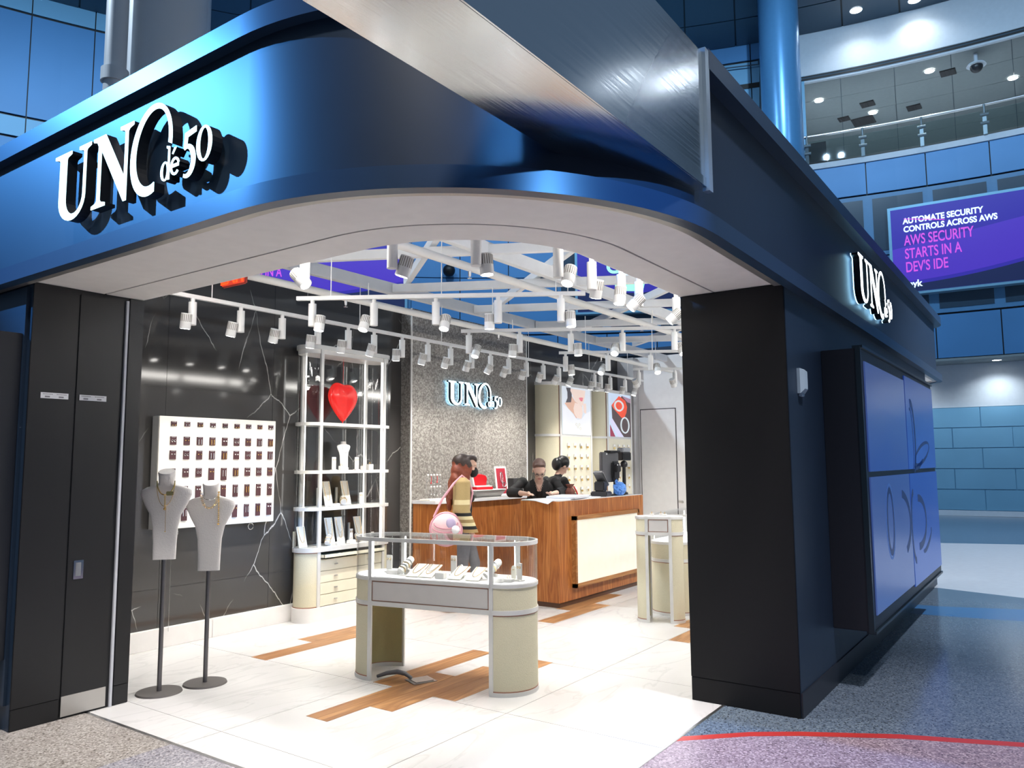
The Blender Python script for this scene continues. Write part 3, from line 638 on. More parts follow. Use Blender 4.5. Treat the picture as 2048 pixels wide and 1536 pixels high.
board_('necklace board at the right of the lowest cabinet shelf', 6.14, tcy-.04, .746, .28)
bracelet_roll('bracelet roll on the lowest cabinet shelf beside the front post', (5.60, tcy-.11, .746), -.9, 35, .11, .028, G2)
block('white block in front of the tall boards on the lowest cabinet shelf', (5.76, tcy-.12, .746), 0, .08, .04, .035, True, G2)
block('white wide block right of the tall boards on the lowest cabinet shelf', (5.93, tcy-.12, .746), 0, .09, .05, .04, True, G2)
ear_stand('earring stand right of the tall boards on the lowest cabinet shelf', (5.99, tcy-.05, .746), 0, .15, G2)
ear_stand('small earring stand at the far right of the lowest cabinet shelf', (6.33, tcy-.03, .746), 0, .09, G2)
bracelet_roll('cream bracelet roll before the right board on the lowest cabinet shelf', (6.07, tcy-.10, .746), -.3, 30, .08, .03, G2)

# ------------------------------------------------------------ white earring board with its cards
eb = thing('earring_board', 'large white backlit board of earring cards on the black wall', 'display board', (4.42, 6.56, 1.035))
BW, BH = 1.245, 1.0
B('panel', M['board'], -.622, .622, -.06, -.045, 0, BH, eb, .003)
B('tray_frame', M['white'], -.622, .622, -.045, .055, 0, BH, eb, .002)
q = MB(); 
for sx in (-1, 1):
    q.tube([(sx*.40+.03*math.cos(a), .0, -.04+.03*math.sin(a)) for a in [2*PI*i/16 for i in range(16)]], .004, 6, True)
q.cyl((-.43, .0, -.07), (-.43, .0, -.90), .002); q.build('pull_ring', M['chrome'], eb)
rows = [(.925, .042, .055), (.79, .075, .060), (.665, .08, .06), (.505, .08, .06), (.345, .115, .055), (.155, .12, .055)]
rown = ['top', 'second', 'third', 'fourth', 'fifth', 'bottom']
look = ['gold studs', 'gold drops', 'silver hoops', 'silver drops', 'small pearls']
for j, (zc_, h, w_) in enumerate(rows):
    for i in range(9):
        if j >= 4 and i < 1: continue
        hh = .115 if (j == 3 and i in (3, 4)) else h
        k = (i*3+j*2) % 5
        t = thing('earring_card', 'maroon card with %s, %s of nine in the %s row of the white board' % (look[k], ORD[i], rown[j]), 'earring card', (4.42-.49+i*.131, 6.4955, 1.035+zc_), random.uniform(-.06, .06), 'earring cards on the white board')
        B('card', M['card'], -w_/2, w_/2, -.006, 0, -hh+.03, .03, t)
        B('peg', M['chrome'], -.02, .02, -.008, .0035, .022, .026, t)
        mm = M['gold'] if k < 2 else (M['silver'] if k < 4 else M['padw'])
        for s_ in (-1, 1):
            q = MB()
            if k == 2: q.tube([(s_*.013+.008*math.cos(a), -.009, .0-.008+.011*math.sin(a)) for a in [2*PI*u/8 for u in range(8)]], .002, 5, True)
            elif k in (1, 3): q.bevbox(s_*.013-.004, s_*.013+.004, -.013, -.006, -min(hh-.035, .05), .008, .0015)
            else: q.sph((s_*.013, -.010, -.004), .0065, nu=8, nv=6)
            q.build('earring', mm, t)
# ------------------------------------------------------------ two necklace busts on floor stands
def stand(label, loc, ztop, zbot, rz, kind):
    t = thing('necklace_display_stand', label, 'display stand', loc, rz)
    q = MB(); q.cyl((0, 0, 0), (0, 0, .012), .155, .15, 40); q.build('base', M['poledk'], t, smooth=30)
    q = MB(); q.cyl((0, 0, .012), (0, 0, zbot+.05), .016, .016, 16); q.build('pole', M['pole'], t, smooth=30)
    H_ = ztop-zbot
    prof = [(0, .078, .018), (.18, .080, .019), (.36, .086, .020), (.50, .105, .022), (.62, .145, .026), (.73, .175, .028), (.785, .17, .028), (.82, .13, .030), (.845, .07, .036), (.87, .056, .044), (.93, .056, .050), (.985, .060, .052), (1.0, .056, .048)]
    rg = []
    for z, hw, hd in prof:
        tilt_ = .0 if z < .85 else (z-.85)*.12
        rg.append([Vector((hw*math.copysign(abs(math.cos(a))**.6, math.cos(a)) if z < .84 else hw*math.cos(a), (hd*math.copysign(abs(math.sin(a))**.7, math.sin(a)) if z < .84 else hd*math.sin(a))-tilt_, zbot+z*H_+(.02*math.sin(a) if z > .97 else 0))) for a in [2*PI*i/36 for i in range(36)]])
    q = MB(); q.loft(rg); q.build('bust', M['bust'], t, smooth=45)
    zt = zbot+.86*H_
    def nk(w_, d_, r_, m_, off=0, tail=0, x0=0):
        P = [(x0+w_*math.cos(a), -.036-.03*(1-abs(math.cos(a))), zt-d_*math.sin(a)+.02) for a in [PI*i/22 for i in range(23)]]
        q = MB(); q.tube(P, r_, 6)
        if tail: 
            a0 = P[11]; q.cyl((a0[0]+off, a0[1]+.012, a0[2]), (a0[0]+off, a0[1]+.022, a0[2]-tail), r_*.8); q.sph((a0[0]+off, a0[1]+.02, a0[2]-tail), r_*2.4, nu=8, nv=6)
        q.build('necklace', m_, t, smooth=50)
    if kind == 0:
        nk(.060, .10, .0045, M['gold'], 0, .10); nk(.062, .18, .002, M['gold'], .008, .18)
        q = MB(); q.bevbox(.010, .060, -.075, -.063, zt-.085, zt-.055, .004, None); q.build('pendant_bar', M['gold'], t)
    else:
        nk(.060, .055, .0035, M['silver']); 
        q = MB(); P = [(.062*math.cos(a)-.002, -.04-.03*(1-abs(math.cos(a))), zt-.115*math.sin(a)+.02) for a in [PI*i/18 for i in range(19)]]
        for i_, p in enumerate(P): q.tube([(p[0]+.007*math.cos(b_), p[1]-.002+(.003*math.sin(b_) if i_ % 2 else 0), p[2]+.006*math.sin(b_)) for b_ in [2*PI*u/8 for u in range(8)]], .0018, 5, True)
        q.build('necklace', M['gold'], t)
        q = MB()
        for u in range(17): q.sph((.062, -.052+.0012*u, zt+.02-.0135*u), .0058, nu=6, nv=5)
        q.sph((.062, -.036, zt-.215), .009, nu=8, nv=6); q.build('necklace_tail', M['gold'], t)
    return t
stand('taller linen necklace bust on a grey pole stand, nearer the jamb', (3.185, 5.322+.0, 0), 1.555, .925, R(-42), 0)
stand('shorter linen necklace bust on a grey pole stand beside the taller one', (3.502, 5.254, 0), 1.465, .815, R(-42), 1)
# floor outlet with cable
t = thing('floor_outlet', 'open steel floor box with a grey cable under the nearest case', 'floor box', (4.447, 3.983, .0015), R(-22))
B('frame', M['metal'], -.095, .095, -.085, .085, 0, .004, t, .002); B('lid', M['kick'], -.07, .075, -.065, .065, .004, .009, t, .002)
q = MB(); q.tube([(-.05, .05, .012), (-.09, .08, .045), (-.13, .13, .055), (-.19, .19, .04), (-.24, .25, .012)], [.012, .016, .018, .016, .012], 8); q.build('cable', M['greyplastic'], t, smooth=50)
# ------------------------------------------------------------ reception desk
rd = thing('reception_desk', 'walnut cash desk with framed glowing cream panel', 'counter', (8.49, 4.87, 0))
x0, x1, y0, y1 = 7.43-8.49, 9.56-8.49, 4.62-4.87, 5.14-4.87
B('body', M['walnut'], x0, x1, y0, y1, .055, 1.165, rd, .002); B('plinth', M['plankdk'], x0+.02, x1-.02, y0+.02, y1-.02, 0, .055, rd)
B('top', M['counter'], x0+.012, x1-.012, y0+.012, y1, 1.165, 1.172, rd)
pf = thing('panel_frame', None, None, (0, 0, 0)); pf.parent = rd; 
fx0, fx1, fz0, fz1 = 7.70-8.49, 9.33-8.49, .19, .99; fy = y0-.055
q = MB(); q.box(fx0, fx1, fy, y0+.002, fz1-.045, fz1); q.box(fx0, fx1, fy, y0+.002, fz0, fz0+.045); q.box(fx0, fx0+.035, fy, y0+.002, fz0, fz1); q.box(fx1-.035, fx1, fy, y0+.002, fz0, fz1)
bpy.data.objects.remove(pf); pf = q.build('panel_frame', M['walnutx'], rd)
B('glow_panel', M['litpanel'], fx0+.035, fx1-.035, fy+.012, fy+.03, fz0+.045, fz1-.045, rd)
# back counter
bc = thing('back_counter', 'walnut wall counter with white marble top along the mosaic wall', 'counter', (8.25, 6.27, 0))
B('body', M['walnut'], 7.03-8.25, 9.6-8.25, 6.09-6.27, 6.442-6.27, .06, 1.118, bc, .002); B('plinth', M['plankdk'], 7.06-8.25, 9.6-8.25, 6.12-6.27, 6.442-6.27, 0, .06, bc)
B('top', M['counter'], 7.01-8.25, 9.6-8.25, 6.07-6.27, 6.442-6.27, 1.118, 1.155, bc, .003)
CT = 1.156
# things on the back counter
t = thing('tray_stand', 'shallow grey display stand carrying the open red box', 'display stand', (8.17, 6.25, CT), 0)
q = MB(); q.prism([(-.30, -.13), (.30, -.13), (.30, .13), (-.30, .13)], 0, .006); q.loft([[Vector((sx*w_, sy*d_, z)) for sx, sy in ((-1, -1), (1, -1), (1, 1), (-1, 1))] for w_, d_, z in ((.26, .10, .004), (.33, .14, .09))]); q.build('tray', M['kick'], t)
q = MB(); q.prism([(-.33, -.14), (.33, -.14), (.33, .14), (-.33, .14)], .091, .10); q.build('top', M['padw'], t)
t = thing('jewellery_box', 'open glossy red jewellery box with white lining on grey stand', 'box', (8.10, 6.23, CT+.101), R(-8))
q = MB(); q.bevbox(-.15, .15, -.08, .08, 0, .035, .005); q.build('base', M['redbox'], t); q = MB(); q.bevbox(-.14, .14, -.07, .07, .03, .05, .004); q.build('lining', M['padw'], t)
X = Matrix.Translation((0, .085, .05)) @ Matrix.Rotation(R(12), 4, 'X')
q = MB(); P = [(-.13, 0), (.13, 0), (.13, .10), (.10, .14), (.03, .155), (-.05, .155), (-.11, .13), (-.13, .09)]; q.prism(P, 0, .05, X @ Matrix.Rotation(PI/2, 4, 'X')); q.build('lid', M['redbox'], t)
X2 = Matrix.Translation((-.17, .03, .04)) @ Matrix.Rotation(R(-14), 4, 'Y')
q = MB(); q.bevbox(-.012, .012, -.09, .04, 0, .20, .004, X2); q.build('side_flap', M['padw'], t)
t = thing('picture_frame', 'white framed jewellery picture on dark red leaning behind the red box', 'picture frame', (8.60, 6.24, CT+.0), R(-6), rot=(R(-8), 0, R(-6)))
B('frame', M['white'], -.115, .115, -.008, .008, .0, .40, t, .003); B('print', mat('wine_red_print', (.28, .015, .03), .4), -.092, .092, -.010, -.008, .03, .375, t)
q = MB(); q.tube([(.02*math.cos(a), -.012, .25+.07*math.sin(a)) for a in [2*PI*i/14 for i in range(14)]], .009, 6, True); q.tube([(.04+.028*math.cos(a), -.012, .15+.035*math.sin(a)) for a in [2*PI*i/14 for i in range(14)]], .008, 6, True); q.build('printed_bracelet', M['silver'], t)
t = thing('card_box', 'small black box standing at the desk end of back counter', 'box', (9.02, 6.32, CT))
B('box', M['blackplastic'], -.12, .12, -.05, .05, 0, .23, t, .004); B('label_card', M['paper'], .04, .07, -.052, -.050, .05, .15, t)
t = thing('sanitizer_bottle', 'small white pump bottle in front of the black box', 'bottle', (9.10, 6.20, CT))
q = MB(); q.cyl((0, 0, 0), (0, 0, .10), .025); q.cyl((0, 0, .10), (0, 0, .125), .012); q.build('bottle', M['paper'], t, smooth=40); q = MB(); q.cyl((0, 0, .125), (0, 0, .15), .006); q.box(-.03, .01, -.006, .006, .148, .158); q.build('pump', M['paper'], t)
t = thing('jewellery_tree', 'clear two-tier stand hung with earrings on the left counter end', 'jewellery stand', (7.22, 6.27, CT))
q = MB(); q.box(-.17, .19, -.08, .08, 0, .015); q.build('base', M['pad'], t)
q = MB()
for sx in (-.11, .12): q.cyl((sx, .03, .015), (sx, .03, .30), .0025, n=6)
q.build('rod', M['silver'], t)
for z, zz in ((.29, .02), (.15, -.03)):
    q = MB(); q.box(-.13, .14, zz-.004, zz, z, z+.008); q.build('shelf', M['glass'], t)
    for k in range(5 if z > .2 else 4):
        q = MB(); xx = -.10+k*.055; q.sph((xx, zz-.01, z+.012), .013, nu=10, nv=8); q.build('hook', M['padw'], t)
        q = MB(); q.tube([(xx, zz-.012, z), (xx+.004, zz-.014, z-.04), (xx-.004, zz-.014, z-.07-.01*(k % 3))], .003, 5); q.sph((xx-.004, zz-.014, z-.075-.01*(k % 3)), .009, nu=8, nv=6)
        q.build('earring', M['silver'] if (z < .2 or k % 2 == 0) else M['redbox'], t)
# things on the reception desk
DT = 1.1725
def paper(label, pts, z, h=.012, dz=.0):
    q = MB(); q.prism(pts, z, z+h); o = q.build('paper_sheet', M['paper']); return tag(o, label, 'paper', 'papers on the cash desk')
q = MB(); P = [(7.38, 4.70), (7.44, 5.13), (8.0, 5.06), (7.9, 4.70), (7.66, 4.62)]
q.prism(P, DT, DT+.008); o = q.build('paper_stack', M['paper']); tag(o, 'loose white papers spread over the left end of cash desk', 'paper', 'papers on the cash desk')
q = MB(); q.loft([[Vector(p) for p in r_] for r_ in ([(7.37, 4.66, DT+.009), (7.40, 4.95, DT+.009), (7.40, 4.95, DT+.004), (7.37, 4.66, DT+.004)], [(7.365, 4.72, DT-.03), (7.38, 4.80, DT-.02), (7.378, 4.80, DT-.024), (7.363, 4.72, DT-.034)])]); q.build('paper_corner', M['paper'], o)
q = MB(); X = Matrix.Translation((7.98, 4.84, DT+.0085)) @ Matrix.Rotation(R(12), 4, 'Z'); q.bevbox(-.27, .27, -.19, .17, 0, .03, .006, X); q.build('open_magazine', M['paper']); tag(bpy.data.objects['open_magazine'], 'thick white paper pad in front of the leaning staff member', 'paper', 'papers on the cash desk')
q = MB(); X = Matrix.Translation((8.36, 4.84, DT)) @ Matrix.Rotation(R(-8), 4, 'Z'); q.bevbox(-.17, .17, -.14, .14, 0, .008, .002, X); o = q.build('paper_sheet', M['paper']); tag(o, 'thin white papers towards the middle of the cash desk', 'paper', 'papers on the cash desk')
q = MB(); q.cyl((-.07, 0, .004), (.07, 0, .004), .004, .004, 8); o = q.build('pen', mat('blue_ink_plastic', (.05, .12, .5), .3), None, (8.42, 4.80, DT+.009), (0, 0, R(20))); tag(o, 'thin blue pen on the papers at the desk middle', 'pen')
t = thing('card_terminal', 'black card payment terminal tilted on a stand on the desk', 'card terminal', (8.74, 4.80, DT), R(12)); t.scale = (1.3, 1.2, 1.25)
q = MB(); q.bevbox(-.09, .09, -.09, .09, 0, .05, .01); q.bevbox(-.055, .055, -.05, .06, .05, .15, .01, None); q.build('base', M['blackplastic'], t)
X = Matrix.Translation((0, 0, .16)) @ Matrix.Rotation(R(34), 4, 'Y'); q = MB(); q.bevbox(-.13, .12, -.055, .055, 0, .035, .01, X); q.build('body', M['greyplastic'], t); q = MB(); q.bevbox(-.12, -.03, -.045, .045, .034, .038, .002, X); q.build('screen', M['blackplastic'], t)
q = MB(); q.bevbox(.0, .10, -.045, .045, .034, .040, .002, X); q.build('keypad', mat('keypad_grey', (.06, .06, .065), .5), t)
t = thing('register_monitor', 'back of a black till monitor on the cash desk', 'monitor', (9.06, 4.84, DT), R(-12))
q = MB(); q.bevbox(-.17, .17, -.012, .045, .17, .56, .012); q.build('screen_body', M['greyplastic'], t)
q = MB(); q.bevbox(.00, .14, -.06, -.01, .20, .44, .02); q.bevbox(.02, .11, -.10, -.05, .30, .40, .01); q.build('rear_housing', M['blackplastic'], t)
q = MB(); q.bevbox(-.06, .15, -.06, .05, .555, .58, .006); q.build('top_cover', M['blackplastic'], t)
q = MB(); q.cyl((.06, -.03, 0), (.06, -.03, .24), .022); q.bevbox(-.10, .17, -.12, .06, 0, .015, .004); q.build('foot', M['blackplastic'], t)
q = MB(); q.bevbox(-.09, -.06, -.0135, -.0115, .525, .545, .001); q.build('sticker', M['paper'], t)
q = MB(); q.bevbox(.025, .045, -.102, -.1, .385, .40, .001); q.bevbox(.075, .095, -.102, -.1, .385, .40, .001); q.build('port', M['paper'], t)
t = thing('customer_display', 'black pole with small customer display beside till monitor', 'display', (9.38, 4.80, DT), R(-10))
q = MB(); q.cyl((0, 0, 0), (0, 0, .44), .026, .024); q.cyl((0, 0, 0), (0, 0, .03), .05, .045); q.sph((0, 0, .40), .05, nu=14, nv=8); q.build('pole', M['blackplastic'], t, smooth=40)
q = MB(); q.bevbox(-.09, .10, -.05, .05, .45, .56, .008); q.build('display_head', M['blackplastic'], t); q = MB(); q.bevbox(-.085, .095, -.05, .05, .56, .62, .01); q.build('grey_cap', mat('pale_grey_plastic', (.35, .36, .38), .4), t)
q = MB(); q.bevbox(-.07, .08, -.053, -.049, .47, .54, .002); q.build('window', M['dark'], t)
t = thing('plastic_bag', 'crumpled blue plastic bag under the till monitor', 'bag', (9.08, 4.715, DT), 0)
bmx = bmesh.new(); bmesh.ops.create_icosphere(bmx, subdivisions=4, radius=1)
for v in bmx.verts:
    from mathutils import noise
    k = 1+.22*noise.noise(v.co*3.1)+.10*noise.noise(v.co*8.3); v.co = Vector((v.co.x*.13*k, v.co.y*.062*k, .085+v.co.z*.085*k)); v.co.z = max(.001, v.co.z)
me = bpy.data.meshes.new('bag_body'); bmx.to_mesh(me); bmx.free(); me.materials.append(M['blueb']); o = bpy.data.objects.new('bag_body', me); COL.objects.link(o); o.parent = t
q = MB(); q.tube([(-.08, 0, .13), (-.11, .0, .18), (-.07, .01, .20), (-.03, 0, .14)], .012, 6); q.build('bag_handle', M['blueb'], t, smooth=60)

# ------------------------------------------------------------ poster towers with hanging jewellery
YT = 6.335
def tower(label, xa, xb, lbl):
    t = thing('poster_tower', label, 'display cabinet', ((xa+xb)/2, YT, 0)); L = xb-xa; r_ = .285
    def plan(o, n=10):   # flat front, quarter-round sides back to the wall
        P = [(-L/2-(r_+o)*math.sin(a), r_-(r_+o)*math.cos(a)) for a in [PI/2*(n-i)/n for i in range(n+1)]]
        P += [(L/2+(r_*.3+o)*math.sin(a), (r_-(r_+o)*math.cos(a))) for a in [PI/2*i/n for i in range(n+1)]]
        return P
    q = MB(); q.prism(plan(-.006), .0, 2.80); q.build('core', M['cream'], t, smooth=30)
    for z0, z1 in ((2.80, 2.85), (2.005, 2.04), (0, .14), (.80, .83)): q = MB(); q.prism(plan(.008), z0, z1); q.build('rail', M['framew'], t, smooth=30)
    for sx in (-1, 1): q = MB(); q.bevbox(sx*L/2-.028, sx*L/2+.028, -.012, .02, .14, 2.80, .004); q.build('post', M['framew'], t)
    for sx in (-1,): q = MB(); q.box(sx*(L/2+.028)-.003, sx*(L/2+.028)+.003, -.004, .012, .14, 2.80); q.build('copper_edge', M['copper'], t)
    B('panel', M['drawer'], -L/2+.028, L/2-.028, -.009, .004, .83, 2.005, t)
    return t
pt1 = tower('cream poster tower with portrait poster, beside the black gap', 10.265, 11.215, 0)
pt2 = tower('cream poster tower with ring poster, beside the white wall', 11.79, 12.68, 0)
def flat(poly, y, mt, parent, name, W, H, x_off, z_off):
    q = MB(); q.face([(x_off+u*W, y, z_off+v*H) for u, v in poly]); return q.build(name, mt, parent)
def E_(n, c, s=.62): return mat(n, tuple(k*.35 for k in c), .5, emit=c, es=s)
def px(L_, ox, oy, w_, h_): return [((a-ox)/w_, 1-(b-oy)/h_) for a, b in L_]
# portrait poster (lower face, white blouse, necklace)
L = 11.215-10.265
po = thing('poster', 'backlit portrait poster of a woman in white with a necklace', 'poster', (10.74, YT-.012, 2.04))
B('panel', E_('poster_pale_blue', (.80, .86, .95), .6), -L/2+.03, L/2-.03, -.006, .0, .0, .755, po)
W_, H_ = L-.06, .755
def pf_(pts, lv, mt, nm): return flat(px(pts, 190, 250, 555, 960), -.0065-.0008*lv, mt, po, nm, W_, H_, -L/2+.03, 0)
pf_([(200, 620), (300, 690), (430, 850), (480, 900), (560, 880), (640, 760), (745, 700), (745, 1205), (200, 1205)], 1, E_('poster_blouse', (.93, .94, 1.)), 'printed_blouse')
pf_([(262, 270), (350, 270), (372, 400), (365, 560), (300, 578), (255, 572), (290, 480), (288, 360)], 2, E_('poster_hair', (.09, .085, .10)), 'printed_hair')
pf_([(372, 430), (440, 540), (575, 620), (540, 720), (452, 880), (400, 790), (300, 690), (232, 592), (262, 575), (355, 560)], 3, E_('poster_skin_shade', (.80, .50, .38)), 'printed_neck')
pf_([(350, 280), (640, 285), (628, 400), (612, 500), (575, 612), (520, 595), (440, 535), (395, 430), (345, 330)], 4, E_('poster_skin', (.93, .74, .66)), 'printed_face')
pf_([(428, 560), (500, 575), (572, 628), (580, 760), (555, 880), (470, 872), (415, 790), (398, 680)], 5, E_('poster_hand', (.95, .76, .68)), 'printed_hand')
pf_([(588, 560), (648, 552), (655, 650), (650, 765), (600, 745)], 5, E_('poster_hand', (.95, .76, .68)), 'printed_hand')
pf_([(505, 452), (548, 438), (592, 438), (578, 512), (550, 520), (525, 495)], 6, E_('poster_lips', (.85, .25, .30)), 'printed_lips')
q = MB()
for a, b, r_ in ((450, 1000, .022), (510, 1000, .02), (480, 1050, .018), (530, 1080, .02)):
    u, v = px([(a, b)], 190, 250, 555, 960)[0]; q.tube([(-L/2+.03+u*W_+r_*math.cos(t_), -.013, v*H_+r_*math.sin(t_)) for t_ in [2*PI*i/10 for i in range(10)]], .0035, 5, True)
q.build('printed_pendant', E_('poster_pale_gold', (.80, .78, .62)), po)
# ring poster
L = 12.68-11.79
po = thing('poster', 'backlit poster of silver rings on a red box', 'poster', (12.235, YT-.012, 2.04))
B('panel', E_('poster_pale_blue2', (.62, .74, .92)), -L/2+.03, L/2-.03, -.006, .0, .0, .755, po); W_ = L-.06
def pg(pts, lv, mt, nm): return flat(px(pts, 1060, 400, 455, 860), -.0065-.0008*lv, mt, po, nm, W_, H_, -L/2+.03, 0)
pg([(1115, 650), (1250, 560), (1330, 430), (1512, 470), (1512, 1255), (1360, 1258), (1240, 1090), (1125, 900)], 1, E_('poster_dark_brown', (.10, .07, .075)), 'printed_box_base')
pg([(1270, 440), (1400, 520), (1440, 640), (1420, 760), (1370, 880), (1310, 870), (1150, 700), (1115, 640)], 2, E_('poster_orange_red', (.90, .10, .05)), 'printed_red_box')
pg([(1330, 430), (1512, 470), (1512, 560), (1440, 540)], 3, E_('poster_mauve', (.42, .25, .36)), 'printed_fold')
pg([(1075, 960), (1125, 900), (1350, 1258), (1235, 1258)], 3, E_('poster_lilac', (.72, .70, .92)), 'printed_ribbon')
pg([(1075, 1020), (1180, 1258), (1078, 1258)], 4, E_('poster_wine', (.35, .05, .10)), 'printed_ribbon')
for (a, b, rx, rz_, th) in ((1255, 640, .155, .085, .016), (1375, 1020, .15, .135, .013)):
    u, v = px([(a, b)], 1060, 400, 455, 860)[0]; q = MB()
    q.tube([(-L/2+.03+u*W_+rx*math.cos(t_), -.018, v*H_+rz_*math.sin(t_)) for t_ in [2*PI*i/28 for i in range(28)]], th, 6, True); q.build('printed_ring', E_('poster_silver', (.72, .80, .84)), po)
# small hanging jewellery cushions on the towers
HLD = None
for ti, (xa, xb, rowsn) in enumerate(((10.265, 11.215, 5), (11.79, 12.68, 5))):
    for j in range(rowsn):
        for i in range(4):
            x = xa+.20+i*(xb-xa-.36)/3; z = 1.87-j*.173
            lbl = 'small gold jewellery on white holder, %s row, %s on the %s tower' % (ORD[j], ORD[i], ('portrait poster', 'ring poster')[ti])
            t = thing('jewellery_holder', lbl, 'jewellery holder', (x, YT-.010, z), 0, 'holders on the poster towers')
            q = MB(); q.bevbox(-.030, .030, -.022, 0, -.01, .035, .004); q.build('cushion', M['padw'], t)
            q = MB()
            if (i+j+ti) % 3 == 0: q.sph((0, -.02, -.025), .018, nu=8, nv=6)
            elif (i+j) % 3 == 1: q.tube([(-.014, -.022, 0), (0, -.026, -.04), (.014, -.022, 0)], .005, 5)
            else: q.cyl((0, -.02, -.045), (0, -.02, 0), .017, .006, 8)
            q.build('jewel', M['gold'], t, smooth=60)

# ------------------------------------------------------------ people
def blob(parts, voxel=.008, sm=4):
    b = MB()
    for p in parts:
        if p[0] == 'c':  _, a, c, r0, r1 = p; b.cyl(a, c, r0, r1, 14); b.sph(a, r0, nu=14, nv=8); b.sph(c, r1, nu=14, nv=8)
        elif p[0] == 's': _, c, sx, sy, sz = p[:5]; b.sph(c, 1, sx, sy, sz, 18, 12, rot=p[5] if len(p) > 5 else None)
    o = b.build('tmp', M['skin'])
    md = o.modifiers.new('r', 'REMESH'); md.mode = 'VOXEL'; md.voxel_size = voxel; md.use_smooth_shade = True
    s = o.modifiers.new('s', 'SMOOTH'); s.iterations = sm; s.factor = .5
    dg = bpy.context.evaluated_depsgraph_get(); me = bpy.data.meshes.new_from_object(o.evaluated_get(dg)); bpy.data.objects.remove(o)
    me.polygons.foreach_set('use_smooth', [True]*len(me.polygons)); return me
def bodyobj(name, me, mats, fn, parent):
    me.materials.clear(); [me.materials.append(k) for k in mats]
    for p in me.polygons: p.material_index = fn(p.center)
    o = bpy.data.objects.new(name, me); COL.objects.link(o); o.parent = parent; return o
def hand(P, wrist, dirv, side, k=1., curl=.5):   # palm, four fingers, thumb
    wrist = Vector(wrist); d = Vector(dirv).normalized(); s = Vector(side).normalized(); n_ = d.cross(s)
    palm = wrist+d*.045*k; P.append(('c', wrist, wrist+d*.03*k, .021*k, .024*k))
    P.append(('s', palm, .028*k, .028*k, .034*k))
    for i, (off, ln) in enumerate(((-.027, .062), (-.009, .072), (.009, .068), (.026, .052))):
        a = wrist+d*.07*k+s*off*k; b_ = a+d*ln*.5*k+n_*.010*curl*k; c = b_+(d*(1-curl*.6)+n_*curl).normalized()*ln*.5*k
        P += [('c', a, b_, .0085*k, .008*k), ('c', b_, c, .008*k, .0068*k)]
    a = wrist+d*.025*k-s*.026*k; b_ = a+(d*.6-s*.5+n_*.35).normalized()*.04*k; P += [('c', a, b_, .011*k, .009*k), ('c', b_, b_+d*.026*k, .009*k, .007*k)]
def head(P, c, yawd, pitchd, k=1.):    # face looks along +x before rotation
    c = Vector(c); Rm = Matrix.Rotation(R(yawd), 3, 'Z') @ Matrix.Rotation(R(pitchd), 3, 'Y')
    def q(x, y, z): return c+Rm @ Vector((x*k, y*k, z*k))
    P.append(('s', q(-.012, 0, .025), .098*k, .076*k, .098*k, Rm)); P.append(('s', q(.028, 0, -.035), .066*k, .058*k, .078*k, Rm))
    P.append(('s', q(.055, 0, -.085), .028*k, .028*k, .022*k, Rm))                 # chin
    P.append(('c', q(.083, 0, .012), q(.104, 0, -.022), .009*k, .014*k))           # nose
    for s in (-1, 1):
        P.append(('s', q(-.005, s*.077, -.012), .018*k, .009*k, .030*k, Rm)); P.append(('s', q(.060, s*.040, -.025), .022*k, .022*k, .022*k, Rm))
        P.append(('c', q(.080, s*.018, .030), q(.072, s*.050, .032), .009*k, .008*k))
    P.append(('c', q(.088, -.016, -.055), q(.088, .016, -.055), .007*k, .007*k)); P.append(('c', q(.086, -.013, -.064), q(.086, .013, -.064), .008*k, .008*k))
    return q, Rm
# customer: side view, facing right in the picture, walking
T1 = thing('person', 'person with long auburn hair, black face mask, striped cardigan and pink bag', 'person', (6.76, 5.43, 0), R(-50))
P = []; HP = (.045, 0, 1.565)
q_, Rm = head(P, HP, 0, 12)
P += [('c', (.0, 0, 1.36), (.03, 0, 1.50), .052, .050), ('s', (-.02, 0, 1.27), .105, .165, .135), ('s', (-.01, 0, 1.10), .10, .135, .14), ('s', (.06, .05, 1.22), .055, .06, .055), ('s', (.06, -.05, 1.22), .055, .06, .055),
      ('s', (-.01, 0, .96), .115, .165, .12), ('s', (-.05, .07, .90), .09, .085, .09), ('s', (-.05, -.07, .90), .09, .085, .09)]
P += [('c', (0, .085, .88), (.12, .09, .50), .088, .060), ('c', (.12, .09, .50), (.12, .09, .10), .056, .040), ('c', (.10, .09, .05), (.26, .09, .035), .042, .034),
      ('c', (0, -.085, .88), (-.02, -.09, .48), .088, .060), ('c', (-.02, -.09, .48), (-.20, -.09, .12), .056, .040), ('c', (-.22, -.09, .08), (-.10, -.09, .04), .042, .034)]
shR, elR, wrR = Vector((-.02, -.185, 1.37)), Vector((-.03, -.225, 1.09)), Vector((.075, -.21, .87))
shL, elL, wrL = Vector((-.02, .185, 1.37)), Vector((-.03, .22, 1.09)), Vector((.05, .20, .86))
for a, b_, c in ((shR, elR, wrR), (shL, elL, wrL)): P += [('c', a, b_, .050, .041), ('c', b_, c, .040, .026), ('s', a, .062, .062, .062)]
hand(P, wrR, (.25, 0, -.97), (1, 0, .1), 1.05, .6); hand(P, wrL, (.25, 0, -.97), (1, 0, .1), 1.05, .6)
me = blob(P, .0075)
def fn(c):
    if c.z > 1.47 or (c.z > 1.36 and abs(c.y) < .055 and c.x > -.03): return 0
    if (c-wrR).length < .02 or (c.z < wrR.z and c.y < -.17 and c.z > .70) or (c.z < wrL.z and c.y > .17 and c.z > .68): return 0
    if c.z < .085: return 3
    if c.z < .985: return 2
    return 1
bodyobj('body', me, [M['skin'], M['blazer'], M['jeans'], M['shoe']], fn, T1)
